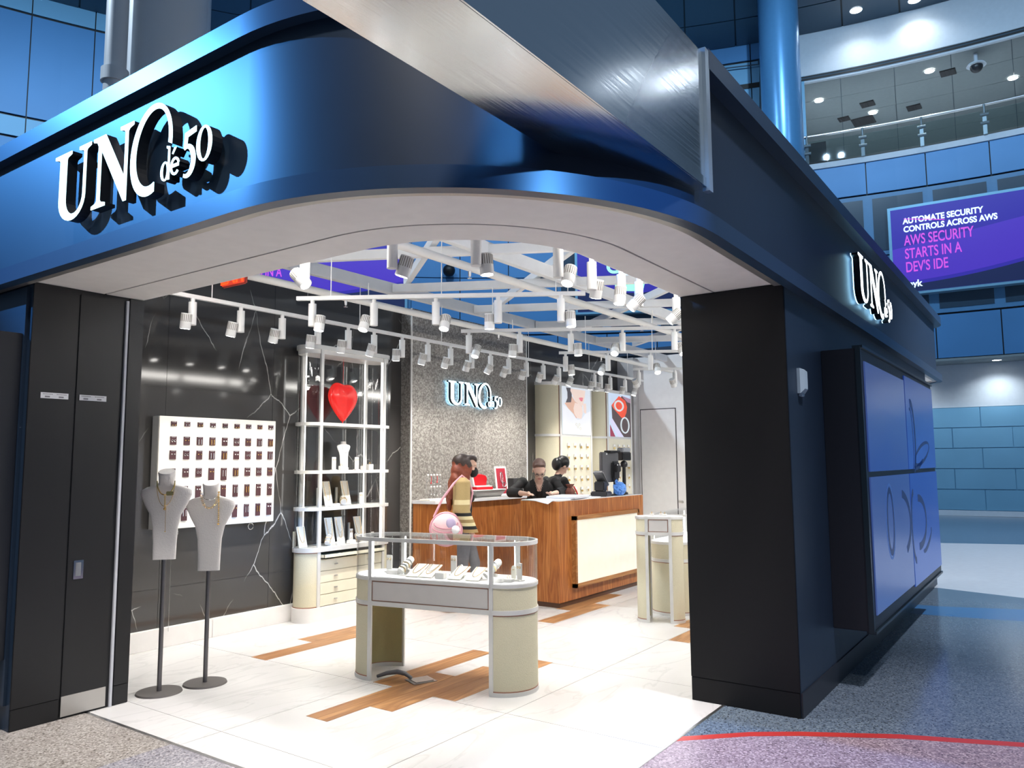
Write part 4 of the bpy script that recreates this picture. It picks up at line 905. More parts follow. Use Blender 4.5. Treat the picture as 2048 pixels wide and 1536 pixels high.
def sleeve(pts, rad, name='sleeve'):
    # striped bell sleeve: one tube per colour band, material by length
    N_ = 48; pts = [Vector(p) for p in pts]; tot = [0]
    for a, b_ in zip(pts, pts[1:]): tot.append(tot[-1]+(b_-a).length)
    def at(s):
        s *= tot[-1]
        for i in range(len(pts)-1):
            if s <= tot[i+1]+1e-9: f = (s-tot[i])/(tot[i+1]-tot[i]); return pts[i].lerp(pts[i+1], f), rad[i]+(rad[i+1]-rad[i])*f
        return pts[-1], rad[-1]
    stripes = [(.0, .40, 0), (.40, .47, 1), (.47, .62, 0), (.62, .68, 2), (.68, .76, 1), (.76, .81, 3), (.81, .88, 1), (.88, .93, 2), (.93, 1.0, 3)]
    q = MB(); V = []
    for i in range(N_+1):
        p, r_ = at(i/N_); V.append([q.b.verts.new(p+Vector((r_*math.cos(a), r_*.92*math.sin(a), 0))) for a in [2*PI*j/20 for j in range(20)]])
    for i in range(N_):
        s_ = (i+.5)/N_; q.mi = next(m_ for a, b_, m_ in stripes if a <= s_ < b_)
        for j in range(20): q._f([V[i][j], V[i][(j+1) % 20], V[i+1][(j+1) % 20], V[i+1][j]])
    q.mi = 0; q._f(V[0]); return q.build(name, [M['tan'], M['creamknit'], M['blazer'], mat('khaki_knit', (.36, .25, .11), .9)], T1, smooth=70)
sleeve([shR+Vector((0, .01, .075)), shR+Vector((0, -.005, .03)), elR, wrR+Vector((-.01, 0, -.01))], [.035, .082, .088, .083])
sleeve([shL+Vector((0, -.01, .075)), shL+Vector((0, .005, .03)), elL, wrL+Vector((-.01, 0, -.01))], [.035, .078, .08, .07])
hb = blob([('s', (-.03, 0, 1.61), .112, .094, .098), ('s', (-.075, -.02, 1.51), .078, .090, .10), ('s', (-.10, -.05, 1.42), .062, .08, .09), ('s', (-.125, .02, 1.36), .060, .09, .10), ('s', (-.14, -.06, 1.29), .048, .06, .09), ('s', (-.16, .03, 1.22), .045, .07, .10), ('s', (-.165, -.05, 1.15), .030, .045, .08), ('s', (-.11, -.10, 1.34), .035, .03, .10), ('s', (.03, -.078, 1.55), .058, .026, .10), ('s', (.015, -.085, 1.47), .05, .024, .10), ('s', (.0, -.095, 1.40), .04, .025, .12), ('s', (.03, -.10, 1.28), .03, .02, .10), ('s', (.06, 0, 1.655), .082, .078, .035), ('s', (.125, .0, 1.64), .022, .06, .035)], .009, 6)
bodyobj('hair', hb, [M['hairred'], M['hairdk']], lambda c: 1 if c.z+.25*c.x > 1.575+.015*math.sin(c.x*90) else 0, T1)
q = MB(); q.sph(q_(.066, 0, -.050), 1, .056, .064, .062, 18, 12, rot=Rm); q.build('face_mask', M['blazer'], T1, smooth=70)
q = MB()
for s in (-1, 1): q.tube([q_(.092, s*.034+.020*math.cos(a), .014+.017*math.sin(a)) for a in [2*PI*i/14 for i in range(14)]], .0022, 5, True); q.tube([q_(.09, s*.054, .016), q_(.0, s*.08, .012)], .002, 5)
q.build('glasses', M['silver'], T1)
# cardigan back and open front panels
q = MB()
for s in (-1, 1): q.loft([[Vector((x, s*y, z)) for x, y in ((-.13, .03), (-.125, .13), (-.03, .19), (.05, .17), (.04, .155), (-.03, .175), (-.11, .12), (-.115, .03))] for z in (1.0, 1.12, 1.25, 1.36)])
q.build('cardigan', M['tan'], T1, smooth=60)
bag = thing('shoulder_bag', 'pink strapped shoulder bag with white and lilac patches carried behind the hip', 'bag', (6.76, 5.43, 0), R(-50))
q = MB(); q.sph((-.20, -.255, .90), 1, .165, .075, .17, 22, 14); q.build('pouch', mat('pale_pink_quilt', (.80, .56, .58), .6), bag, smooth=60)
for off in (-.11, -.06, -.02, .03, .07):
    q = MB(); q.tube([(-.20+(.160-.5*abs(off))*math.cos(a), -.255-.074*math.sqrt(max(0, 1-((.160-.5*abs(off))*math.cos(a)/.165)**2-((off+.06*math.sin(a))/.17)**2))-.004, .90+off+.06*math.sin(a)) for a in [PI+PI*i/14 for i in range(15)]], .008, 6); q.build('piping', M['pinkc'], bag, smooth=60)
q = MB(); q.tube([(-.20+.167*math.cos(a), -.255, .90+.172*math.sin(a)) for a in [2*PI*i/26 for i in range(26)]], .014, 7, True); q.build('piping', M['pinkc'], bag, smooth=60)
q = MB(); q.sph((-.15, -.315, .96), 1, .055, .022, .065, 12, 8); q.build('patch', M['lilac'], bag, smooth=60); q = MB(); q.sph((-.10, -.322, .90), .045, nu=12, nv=8); q.build('charm', M['paper'], bag, smooth=60)
q = MB(); q.tube([(-.33, -.25, 1.03), (-.24, -.245, 1.22), (-.12, -.225, 1.38), (-.03, -.17, 1.465), (.05, -.15, 1.40), (.085, -.13, 1.28), (.05, -.12, 1.10), (-.10, -.20, 1.0)], [.013]*8, 7); q.build('strap', M['pinkc'], bag, smooth=60)

# staff member leaning over the desk
T2 = thing('person', 'person with glasses and tied brown hair in black blazer leaning over papers', 'person', (8.46, 5.56, 0), R(214))
P = []; q_, Rm = head(P, (.36, 0.0, 1.505), 6, 38, 1.0)
P += [('c', (.24, 0, 1.36), (.32, 0, 1.45), .055, .050), ('s', (.17, 0, 1.26), .13, .20, .13, Matrix.Rotation(R(35), 3, 'Y')), ('s', (.06, 0, 1.10), .13, .17, .16, Matrix.Rotation(R(25), 3, 'Y')), ('s', (-.02, 0, .95), .125, .17, .14),
      ('c', (-.02, .09, .90), (.0, .10, .48), .092, .062), ('c', (.0, .10, .48), (-.03, .10, .08), .058, .040), ('c', (-.03, .10, .045), (.12, .11, .035), .042, .034), ('c', (-.02, -.09, .90), (.0, -.10, .48), .092, .062), ('c', (.0, -.10, .48), (-.03, -.10, .08), .058, .040), ('c', (-.03, -.10, .045), (.12, -.11, .035), .042, .034)]
sR, eR, wR = Vector((.17, -.21, 1.35)), Vector((.34, -.36, 1.235)), Vector((.60, -.16, 1.225)); sL, eL, wL = Vector((.17, .21, 1.35)), Vector((.33, .30, 1.235)), Vector((.58, .16, 1.225))
for a, b_, c in ((sR, eR, wR), (sL, eL, wL)): P += [('c', a, b_, .058, .050), ('c', b_, c, .046, .026), ('s', a, .07, .07, .07)]
hand(P, wR, (.8, .6, 0), (.5, -.8, 0), .95, .4); hand(P, wL, (.8, -.5, 0), (.5, .8, 0), .95, .4)
me = blob(P, .0075)
def fn2(c):
    if c.z > 1.385 and c.x > .20 and abs(c.y) < .13: return 0
    if abs(c.y) < .055-.3*max(0, 1.36-c.z) and c.x > .2 and c.z > 1.24: return 0
    if c.x > .47: return 0
    if c.z < .08: return 2
    if abs(c.y) < .06 and c.x > .17: return 3
    return 1
bodyobj('body', me, [M['skin2'], M['blazer'], M['shoe'], mat('black_top', (.006, .006, .006), .7)], fn2, T2)
hb = blob([('s', q_(-.035, 0, .058), .096, .086, .088), ('s', q_(-.10, 0, -.01), .042, .06, .07), ('s', q_(.01, 0, .090), .072, .070, .030)], .008, 5)
bodyobj('hair', hb, [M['hairbr']], lambda c: 0, T2)
q = MB()
for s in (-1, 1): q.tube([q_(.096, s*.036+.024*math.cos(a), .004+.017*math.sin(a)) for a in [2*PI*i/14 for i in range(14)]], .003, 5, True); q.tube([q_(.092, s*.06, .008), q_(.0, s*.082, .01)], .003, 5)
q.tube([q_(.10, -.012, .006), q_(.10, .012, .006)], .003, 5); q.build('glasses', M['blackplastic'], T2)
q = MB()
for s in (-1, 1): q.sph(q_(.083, s*.034, .004), 1, .008, .014, .007, 10, 6, rot=Rm)
q.build('eye', M['hairbk'], T2)
q = MB(); q.sph(q_(.091, 0, -.060), 1, .008, .024, .008, 10, 6, rot=Rm); q.build('lips', M['lips'], T2)
q = MB(); q.tube([(.26, -.06, 1.37), (.325, -.02, 1.28), (.33, .0, 1.24), (.325, .02, 1.28), (.26, .06, 1.37)], .003, 5); q.build('lanyard', M['blazer'], T2)
# blazer lapels and cuffs
q = MB()
for s in (-1, 1): q.loft([[Vector(p) for p in r_] for r_ in ([(.25, s*.07, 1.40), (.27, s*.12, 1.37), (.25, s*.12, 1.36), (.235, s*.07, 1.385)], [(.315, s*.05, 1.25), (.30, s*.11, 1.24), (.28, s*.11, 1.24), (.30, s*.05, 1.24)], [(.27, s*.02, 1.10), (.26, s*.06, 1.10), (.24, s*.06, 1.10), (.25, s*.02, 1.10)])])
q.build('lapel', M['blazer'], T2, smooth=60)
for s, a, b_ in ((-1, eR, wR), (1, eL, wL)): q = MB(); q.cyl(a, a.lerp(b_, .62), .066, .055, 18); q.build('sleeve_cuff', M['blazer'], T2, smooth=60)

# third person bent over behind the staff member
T3 = thing('person', 'person with black hair bent over behind the leaning staff member', 'person', (9.06, 5.72, 0), R(-20))
P = []; q_, Rm = head(P, (.16, .0, 1.55), 0, 45, 1.0)
P += [('c', (.08, 0, 1.40), (.13, .0, 1.49), .055, .05), ('s', (.03, 0, 1.28), .12, .19, .14), ('s', (0, 0, 1.10), .12, .16, .16), ('s', (0, 0, .95), .12, .165, .13), ('c', (0, .09, .90), (0, .10, .48), .09, .06), ('c', (0, .10, .48), (-.02, .10, .08), .058, .04), ('c', (-.03, .10, .045), (.12, .11, .035), .042, .034), ('c', (0, -.09, .90), (0, -.10, .48), .09, .06), ('c', (0, -.10, .48), (-.02, -.10, .08), .058, .04), ('c', (-.03, -.10, .045), (.12, -.11, .035), .042, .034)]
for s in (-1, 1):
    a, b_, c = Vector((.03, s*.20, 1.36)), Vector((.12, s*.25, 1.16)), Vector((.30, s*.17, 1.14)); P += [('c', a, b_, .055, .046), ('c', b_, c, .044, .027)]; hand(P, c, (1, -s*.3, 0), (0, 0, 1), .95, .5)
me = blob(P, .009)
bodyobj('body', me, [M['skin'], M['blazer'], M['shoe']], lambda c: 0 if (c.z > 1.44 or c.x > .25) else (2 if c.z < .08 else 1), T3)
hb = blob([('s', q_(-.03, 0, .04), .105, .094, .10), ('s', q_(-.09, 0, -.05), .06, .08, .09)], .008, 5); bodyobj('hair', hb, [M['hairbk']], lambda c: 0, T3)
t = thing('gift_bag', 'rust brown bag with red ribbon on the desk behind papers', 'bag', (8.36, 5.03, DT), R(10))
q = MB(); q.loft([[Vector((sx*w_, sy*d_, z)) for sx, sy in ((-1, -1), (1, -1), (1, 1), (-1, 1))] for w_, d_, z in ((.05, .035, 0), (.06, .045, .07), (.03, .02, .12), (.08, .03, .16))]); q.build('bag_body', M['browncl'], t)
q = MB(); q.tube([(.05, -.03, .13), (.09, -.05, .07), (.12, -.06, .01), (.2, -.05, .012)], .009, 6); q.build('ribbon', M['redbox'], t, smooth=60)
# ------------------------------------------------------------ track lighting
ZT = 2.95
SPOTW = 40.0
def make_spot():
    t = thing('track_spotlight', 'white track spotlight', 'spotlight', (0, 0, 0), 0, 'white track spotlights')
    q = MB(); q.cyl((0, 0, -.02), (0, 0, -.05), .018, .016, 12); q.build('adapter', M['spotw'], t, smooth=40)
    q = MB(); q.cyl((0, 0, -.05), (0, 0, -.235), .032, .032, 20); q.build('driver', M['spotw'], t, smooth=40)
    q = MB(); q.cyl((0, 0, .062), (0, 0, -.062), .040, .042, 24); 
    h = q.build('head', M['spotw'], t, smooth=40)
    q = MB()
    for i in range(18):
        a = 2*PI*i/18; X = Matrix.Rotation(a, 4, 'Z'); q.box(.0395, .0418, -.0032, .0032, -.004, .055, X)
    q.build('cooling_slot', M['fin'], h)
    q = MB(); q.cyl((0, 0, -.0622), (0, 0, -.0635), .034, .034, 20); q.build('lens', M['lens'], h)
    q = MB(); q.cyl((0, -.0, 0), (0, .03, 0), .010, .010, 8); q.build('pivot', M['spotw'], h)
    h.location = (-.075, 0, -.215)
    return t
SP0 = make_spot(); first = [True]
SPL = bpy.data.lights.new('spot', 'SPOT'); SPL.energy = SPOTW; SPL.spot_size = R(95); SPL.spot_blend = .8; SPL.shadow_soft_size = .035; SPL.color = (1.0, .955, .895)
def spot(x, y, rz, tx, ty, label, lit=True, z=ZT):
    """rz turns the fitting about its track; tx, ty tilt the head"""
    t = SP0 if first[0] else dup(SP0); first[0] = False
    t.location = (x, y, z); t.rotation_euler = (0, 0, rz); t['label'] = label
    h = [c for c in t.children if c.name.startswith('head')][0]; h.rotation_euler = (tx, ty, 0)
    if lit:
        l = bpy.data.objects.new('spot_lamp', SPL); COL.objects.link(l); l.parent = h; l.location = (0, 0, -.066)
    return t
def track(label, pts, rods, w=.034, zz=ZT):
    t = thing('lighting_track', label, 'lighting track', (pts[0][0], pts[0][1], zz))
    ox, oy = pts[0][:2]; P = [(x-ox, y-oy) for x, y in pts]
    def off(P, d):
        o = []
        for i, p in enumerate(P):
            a = Vector(P[max(i-1, 0)]); b = Vector(P[min(i+1, len(P)-1)]); k = (b-a).normalized(); o.append((p[0]-k.y*d, p[1]+k.x*d))
        return o
    q = MB(); q.band(off(P, w/2), off(P, -w/2), -.02, .012); q.build('rail', M['spotw'], t)
    for (x, y, zt) in rods:
        q = MB(); q.cyl((x-ox, y-oy, .012), (x-ox, y-oy, zt-zz), .0045, .0045, 6); q.build('hanger_rod', M['spotw'], t)
    return t
track('long white lighting track running parallel to the black marble wall', [(3.05, 5.63), (11.75, 5.63)], [(3.7, 5.63, 3.4), (5.35, 5.63, 3.4), (6.6, 5.63, 3.4), (8.35, 5.63, 3.4), (9.95, 5.63, 3.4), (11.2, 5.63, 3.4)])
L1 = [3.53, 3.98, 4.41, 4.82, 5.20, 5.55, 5.96, 6.37, 6.76, 7.15, 7.52, 7.9, 8.3, 8.7, 9.1, 9.42, 10.1, 10.3, 10.6, 11.1, 11.45]
for i, x in enumerate(L1):
    spot(x, 5.63, R(-12 if i % 5 else 20), R((24 if 8 < i < 16 else 10)+(i % 3)*4), R((i*37) % 13-6), 'white spotlight on the long track by the black wall, %s from its near end' % ORD[i], lit=(i < 16))
dv = Vector((.53, -.85)).normalized()
diag = [('first', (4.08, 5.03), 2.35, [(4.15, 4.92), (4.43, 4.50), (4.70, 4.07), (4.95, 3.63), (5.2, 3.19)]), ('second', (6.11, 4.95), 2.7, None), ('third', (8.07, 4.99), 2.75, None), ('fourth', (10.18, 5.03), 2.75, None)]
aims = [(R(6), R(-4)), (R(-20), R(10)), (R(20), R(-14)), (R(4), R(2)), (R(2), R(3)), (R(-35), R(12)), (R(30), R(5))]
for k, (nm, s0, ln, pts) in enumerate(diag):
    e = (s0[0]+dv.x*ln, s0[1]+dv.y*ln)
    rods = [(s0[0]+dv.x*f*ln, s0[1]+dv.y*f*ln, 3.4) for f in (.12, (s0[1]-4.02)/(-dv.y*ln), .9)]
    track('%s of the four slanting white lighting tracks, counted from the opening' % nm, [s0, e], rods)
    if pts is None: pts = [(s0[0]+dv.x*(.08+.52*i), s0[1]+dv.y*(.08+.52*i)) for i in range(5 if k < 3 else 3)]
    for i, (x, y) in enumerate(pts):
        a = aims[(i+2*k) % 7] if k < 3 else (0, R(-38)); spot(x, y, math.atan2(dv.y, dv.x)+(0 if i % 2 else PI)+R(20*((i+k) % 3-1)) if k < 3 else R(10*i-10), a[0], a[1], 'white spotlight on the %s slanting track, %s from its black-wall end' % (nm, ORD[i]))
# front track following the curved soffit
cp_ = [(3.22, 4.6)]+[(3.92-(.70)*math.cos(a), 3.17-.70*math.sin(a)) for a in [PI/2*i/14 for i in range(15)]]+[(10.5, 2.47)]
track('white lighting track following the curved opening behind the soffit', cp_, [(3.22, 4.2, 3.4), (3.45, 2.66, 3.4), (4.9, 2.47, 3.4), (6.5, 2.47, 3.4), (8.5, 2.47, 3.4)], zz=ZT+.02)
FT = [(3.19, 3.86, 30, -42, 18), (3.225, 3.13, 150, -12, -14), (3.47, 2.70, 165, 4, 3), (4.0, 2.47, 150, 14, -22), (4.42, 2.47, 185, -16, 12), (4.84, 2.47, 20, 6, 6), (5.12, 2.47, 10, 40, 20), (5.8, 2.47, 15, 48, 10), (6.6, 2.47, 0, 20, 0), (7.4, 2.47, 0, 20, 0), (8.2, 2.47, 0, 20, 0), (9.2, 2.47, 0, 20, 0)]
for i, (x, y, rz, a, b) in enumerate(FT): spot(x, y, R(rz), R(a), R(b), 'white spotlight on the curved track behind the soffit, %s from the black-wall side' % ORD[i], z=ZT+.02)

# ------------------------------------------------------------ open roof frame and sprinkler pipes
ZB = 3.40
for i, (y, lb) in enumerate(((5.75, 'white roof beam nearest the black wall'), (4.0, 'white roof beam along the middle of the shop'), (2.35, 'white roof beam nearest the curved soffit'))):
    q = MB(); q.bevbox(3.05 if i != 2 else 3.6, 13.0, -.035, .035, 0, .12, .004); o = q.build('roof_beam', M['beamw'], None, (0, y, ZB)); tag(o, lb, 'roof beam')
def brace(a, b, lb, w=.06, dz=.004):
    a, b = Vector(a), Vector(b); d = (b-a); L_ = d.length; q = MB(); q.bevbox(0, L_, -w/2, w/2, 0, .085, .003)
    o = q.build('roof_brace', M['beamw'], None, (a.x, a.y, ZB+dz), (0, 0, math.atan2(d.y, d.x))); tag(o, lb, 'roof brace', 'diagonal roof braces')
names = ['nearest', 'second', 'third', 'fourth', 'fifth']
for k, x0 in enumerate((4.40, 5.90, 7.30, 8.65, 10.3)):
    brace((x0, 5.71), (x0+1.72, 2.39), 'slim white roof brace slanting away from the black wall, %s to the opening' % names[k], dz=.012)
for k, x0 in enumerate((6.10, 7.72, 9.80, 11.6)):
    brace((x0, 5.71), (x0-2.65, 2.39), 'slim white roof brace slanting back towards the opening, %s in line' % ['nearest', 'second', 'third', 'fourth'][k], dz=.10-.085+.10)
for i, y in enumerate((5.565, 3.88)):
    t = thing('sprinkler_pipe', ['white sprinkler pipe beneath the beam by the black wall', 'white sprinkler pipe beneath the middle roof beam'][i], 'pipe', (3.9, y, 3.2))
    q = MB(); q.cyl((0, 0, 0), (9.04, 0, 0), .034, .034, 16); q.build('pipe', M['pipe'], t, smooth=40)
    for x in ((1.2, 3.7, 6.3) if i == 0 else (1.0, 4.2, 7.0)):
        q = MB(); q.cyl((x, 0, -.03), (x, 0, -.075), .016, .012, 10); q.cyl((x, 0, -.09), (x, 0, -.094), .020, .020, 10); q.cyl((x, 0, -.075), (x, 0, -.09), .004, .004, 6); q.build('sprinkler_head', M['metal'], t)
        q = MB(); q.cyl((x+.3, -.0, .03), (x+.3, 0, .20), .006, .006, 6); q.build('hanger', M['pipe'], t)
# exit sign
t = thing('exit_sign', 'glowing red exit sign partly hidden behind the soffit', 'sign', (3.80, 5.47, 3.06), -PI/2)
B('case', M['exitdk'], -.16, .16, -.015, .015, 0, .17, t, .012); B('glow_plate', mat('exit_plate', (.35, .05, .03), .3, emit=(1, .05, .01), es=.35), -.15, .15, -.0175, -.014, .01, .16, t)
def text(body, size, mt, parent, loc, rot, name='lettering', ext=.002, align='CENTER', bold=0., sx=1.):
    c = bpy.data.curves.new(name, 'FONT'); c.body = body; c.size = size; c.align_x = align; c.extrude = ext; c.offset = bold
    o = bpy.data.objects.new(name, c); COL.objects.link(o)
    dg = bpy.context.evaluated_depsgraph_get(); me = bpy.data.meshes.new_from_object(o.evaluated_get(dg)); bpy.data.objects.remove(o)
    me.materials.clear(); me.materials.append(mt); o = bpy.data.objects.new(name, me); COL.objects.link(o); o.parent = parent; o.location = loc; o.rotation_euler = rot; o.scale = (sx, 1, 1); return o
text('EXIT', .17, M['exitred'], t, (0, -.019, .025), (PI/2, 0, 0), ext=.001, bold=.003)
q = MB(); q.cyl((-.0, 0, .17), (0, 0, .4), .005); q.build('rod', M['spotw'], t)

# ------------------------------------------------------------ shop sign lettering
def arcp(cx, cy, rx, ry, a0, a1, n=14): return [(cx+rx*math.cos(R(a0+(a1-a0)*i/n)), cy+ry*math.sin(R(a0+(a1-a0)*i/n))) for i in range(n+1)]
def rot2(P, c, a): return [(c[0]+(x-c[0])*math.cos(a)-(y-c[1])*math.sin(a), c[1]+(x-c[0])*math.sin(a)+(y-c[1])*math.cos(a)) for x, y in P]
U_ = [(0, 1), (0, .955), (.13, .925), (.15, .90), (.15, .32)]+arcp(.53, .30, .38, .33, 180, 360, 14)+[(.91, .90), (.93, .925), (1.03, .955), (1.03, 1), (.70, 1), (.70, .955), (.82, .925), (.84, .90), (.84, .32)]+arcp(.595, .31, .245, .255, 0, -180, 14)+[(.35, .90), (.37, .925), (.48, .955), (.48, 1)]
N_P = [(1.10, 1), (1.42, 1), (1.93, .30), (1.93, .90), (1.90, .93), (1.80, .955), (1.80, 1), (2.13, 1), (2.13, .955), (2.03, .93), (2.0, .90), (2.0, -.04), (1.93, -.04), (1.32, .80), (1.32, .10), (1.35, .07), (1.46, .045), (1.46, 0), (1.10, 0), (1.10, .045), (1.21, .07), (1.24, .10), (1.24, .87), (1.20, .93), (1.10, .955)]
def O_():
    c = (2.56, .50); out = arcp(c[0], c[1], .47, .60, 8, 300, 36); inn = arcp(c[0]+.02, c[1]+.03, .37, .50, 300, 8, 36)
    out2 = [(x, y) for x, y in out]; return rot2(out2+inn, c, R(-14))
def ringp(cx, cy, rx, ry, th, n=18, k=1.35):
    return arcp(cx, cy, rx, ry, 0, 360, n)[:-1], arcp(cx, cy, rx-th*k, ry-th*.55, 0, 360, n)[:-1]
def glyph(mb, z0, z1, mtx):
    pass
def sign(label, loc, rz, S, depth, mface, so=.0, halo=0):
    t = thing('shop_sign', label, 'sign', loc, rz)
    Xf = Matrix.Rotation(PI/2, 4, 'X')     # plan polygon (x, y) -> (x, z), thickness towards -y
    def pr(name, polys, rings=()):
        b1 = MB(); b2 = MB(); b3 = MB()
        for P in polys:
            P = [(x*S, y*S) for x, y in P]; b1.prism(P, so, so+depth, Xf); b2.prism(P, so+depth+.0003, so+depth+.004, Xf); b3.prism(P, so-.007, so-.001, Xf)
        for (o_, i_) in rings:
            for b_, a0, a1 in ((b1, so, so+depth), (b2, so+depth+.0003, so+depth+.004), (b3, so-.007, so-.001)):
                V = [[b_.b.verts.new(Xf @ Vector((x*S, y*S, z))) for x, y in L_] for L_ in (o_, i_) for z in (a0, a1)]; n = len(o_)
                for i in range(n):
                    j = (i+1) % n; A, B_, C_, D_ = V
                    b_._f([A[i], A[j], B_[j], B_[i]]); b_._f([C_[j], C_[i], D_[i], D_[j]]); b_._f([B_[i], B_[j], D_[j], D_[i]]); b_._f([A[j], A[i], C_[i], C_[j]])
        o = b1.build(name, M['letterside'], t); b2.build('lit_face', mface, o)
        if halo: b3.build('halo_light', emis('sign_halo', (.35, .72, 1.), 5.), o)
        else: b3.b.free()
    pr('letter_u', [U_]); pr('letter_n', [N_P]); pr('letter_o', [O_()])
    e_out = arcp(3.12, .16, .10, .115, 20, 320, 16)+arcp(3.12, .16, .065, .085, 320, 20, 16)
    pr('letter_d', [[(2.965, .02), (3.0, .02), (3.0, .44), (2.93, .46), (2.93, .43), (2.965, .41)]], [ringp(2.90, .14, .095, .125, .035)])
    pr('letter_e', [e_out, [(3.03, .15), (3.20, .15), (3.20, .19), (3.03, .19)], [(3.05, .33), (3.10, .40), (3.14, .40), (3.07, .32)]])
    pr('digit_five', [[(3.32, .52), (3.55, .56), (3.55, .49), (3.38, .46), (3.36, .33), (3.30, .33)], arcp(3.38, .16, .17, .21, 118, -115, 18)+arcp(3.36, .16, .105, .16, -115, 112, 18)])
    pr('digit_zero', [], [ringp(3.72, .30, .155, .22, .05, 24)])
    return t
sign('large glowing white sign letters on the left fascia', (2.13, 4.70, 2.99), -PI/2, .40, .055, M['letter'], so=.03)
sign('glowing white sign letters on the right fascia', (7.06, 1.42, 2.99), 0, .40, .055, M['letteri'], so=.035, halo=1)
sign('small glowing white sign letters on the grey mosaic wall', (7.62, 6.45, 2.36), 0, .30, .04, M['letteri'], so=.03, halo=1)
# ------------------------------------------------------------ video wall on the right side
vw = thing('video_wall', 'two by two blue video wall boxed on the navy side wall', 'screen', (6.03, 1.43, .40))
VW, VH, VD = 3.72, 2.02, .27
B('casing', M['blackside'], 0, VW, -VD, 0, 0, VH, vw, .004); B('frame', mat('frame_blue_black', (.02, .035, .045), .3, .4), -.006, .02, -VD-.006, -VD+.03, -.01, VH+.01, vw)
q = MB(); q.box(0, VW, -VD-.02, -VD+.05, VH, VH+.02); q.box(.02, VW, -VD-.015, -VD+.05, -.02, .0); q.build('frame', MATS['frame_blue_black'], vw)
def scr(nm, c1, c2, s=.62):
    m = newmat(nm, .25, 0, .5); N, L = nt(m); b = base(m); b.inputs['Base Color'].default_value = (.01, .012, .02, 1)
    tc = N.new('ShaderNodeTexCoord'); sp = N.new('ShaderNodeSeparateXYZ'); L.new(tc.outputs['Generated'], sp.inputs[0])
    no = N.new('ShaderNodeTexNoise'); no.inputs['Scale'].default_value = 1.4; L.new(tc.outputs['Generated'], no.inputs['Vector'])
    ad = N.new('ShaderNodeMath'); ad.operation = 'MULTIPLY_ADD'; ad.inputs[1].default_value = .6; L.new(no.outputs[0], ad.inputs[0]); 
    m2 = N.new('ShaderNodeMath'); m2.operation = 'MULTIPLY'; m2.inputs[1].default_value = .6; L.new(sp.outputs[2], m2.inputs[0]); L.new(m2.outputs[0], ad.inputs[2])
    r = ramp(N, [(.15, c1), (.85, c2)]); L.new(ad.outputs[0], r.inputs[0]); L.new(r.outputs[0], b.inputs['Emission Color']); b.inputs['Emission Strength'].default_value = s; return m
sm = [scr('screen_blue_a', (.075, .13, .36), (.040, .085, .30)), scr('screen_blue_b', (.03, .10, .46), (.012, .045, .24)), scr('screen_blue_c', (.02, .065, .32), (.055, .095, .28)), scr('screen_blue_d', (.035, .10, .42), (.02, .07, .36))]
mid = 1.10; xm = 1.84
SC = []
for k, (a, b_, c, d_) in enumerate(((.10, xm-.02, mid+.02, VH-.09), (xm+.02, VW-.03, mid+.02, VH-.04), (.10, xm-.02, .10, mid-.02), (xm+.02, VW-.03, .07, mid-.02))):
    o = B('screen_panel', sm[(2, 1, 0, 3)[k]], a, b_, -VD-.012, -VD-.002, c, d_, vw); SC.append(o)
dkb = emis('screen_dark_blue', (.006, .018, .07), 1.0); mdb = emis('screen_mid_blue', (.025, .07, .22), 1.0)
def ell(cx, cz, rx, rz, th, mt, parent, a0=0, a1=2*PI, tilt=0):
    n = 26; q = MB(); c_, s_ = math.cos(tilt), math.sin(tilt)
    O = []; I = []
    for i in range(n+1):
        a = a0+(a1-a0)*i/n
        for r_, L_ in ((1, O), (0, I)):
            x, z = (rx-(0 if r_ else th))*math.cos(a), (rz-(0 if r_ else th))*math.sin(a); L_.append(Vector((cx+x*c_-z*s_, -VD-.0135, cz+x*s_+z*c_)))
    V = [[q.b.verts.new(p) for p in L_] for L_ in (O, I)]
    for i in range(n): q._f([V[0][i], V[0][i+1], V[1][i+1], V[1][i]])
    return q.build('bracelet_image', mt, parent)
ell(2.12, 1.42, .22, .36, .075, dkb, vw, R(-75), R(100)); ell(2.08, 1.40, .12, .30, .03, dkb, vw, R(-90), R(110)); ell(2.72, 1.27, .52, .10, .035, dkb, vw, 0, 2*PI, R(9)); ell(2.45, 1.18, .28, .06, .05, dkb, vw, R(180), R(360), R(8))
ell(.80, .72, .16, .27, .05, dkb, vw); ell(.80, .72, .19, .30, .02, mdb, vw); ell(1.25, .66, .55, .30, .07, dkb, vw, R(-60), R(75)); ell(2.0, .60, .20, .34, .06, dkb, vw, R(90), R(270)); ell(2.25, .62, .50, .26, .07, dkb, vw, R(-95), R(90)); ell(2.75, .42, .32, .08, .05, dkb, vw, R(180), R(380), R(15))
t = thing('wall_sensor', 'small pale blue plastic sensor on the navy wall beside the video wall', 'sensor', (5.41, 1.43, 2.055))
q = MB(); q.loft([[Vector((x, y, z)) for x, z in ((-.055, 0), (.055, 0), (.055, .17), (-.055, .17))] for y in (0, -.02)]+[[Vector((x, -.045, z)) for x, z in ((-.03, .03), (.04, .03), (.04, .15), (-.03, .155))]]); q.build('cover', M['sensor'], t)
q = MB(); q.bevbox(-.03, .03, -.025, 0, -.02, .0, .004); q.build('eye', M['sensor'], t)

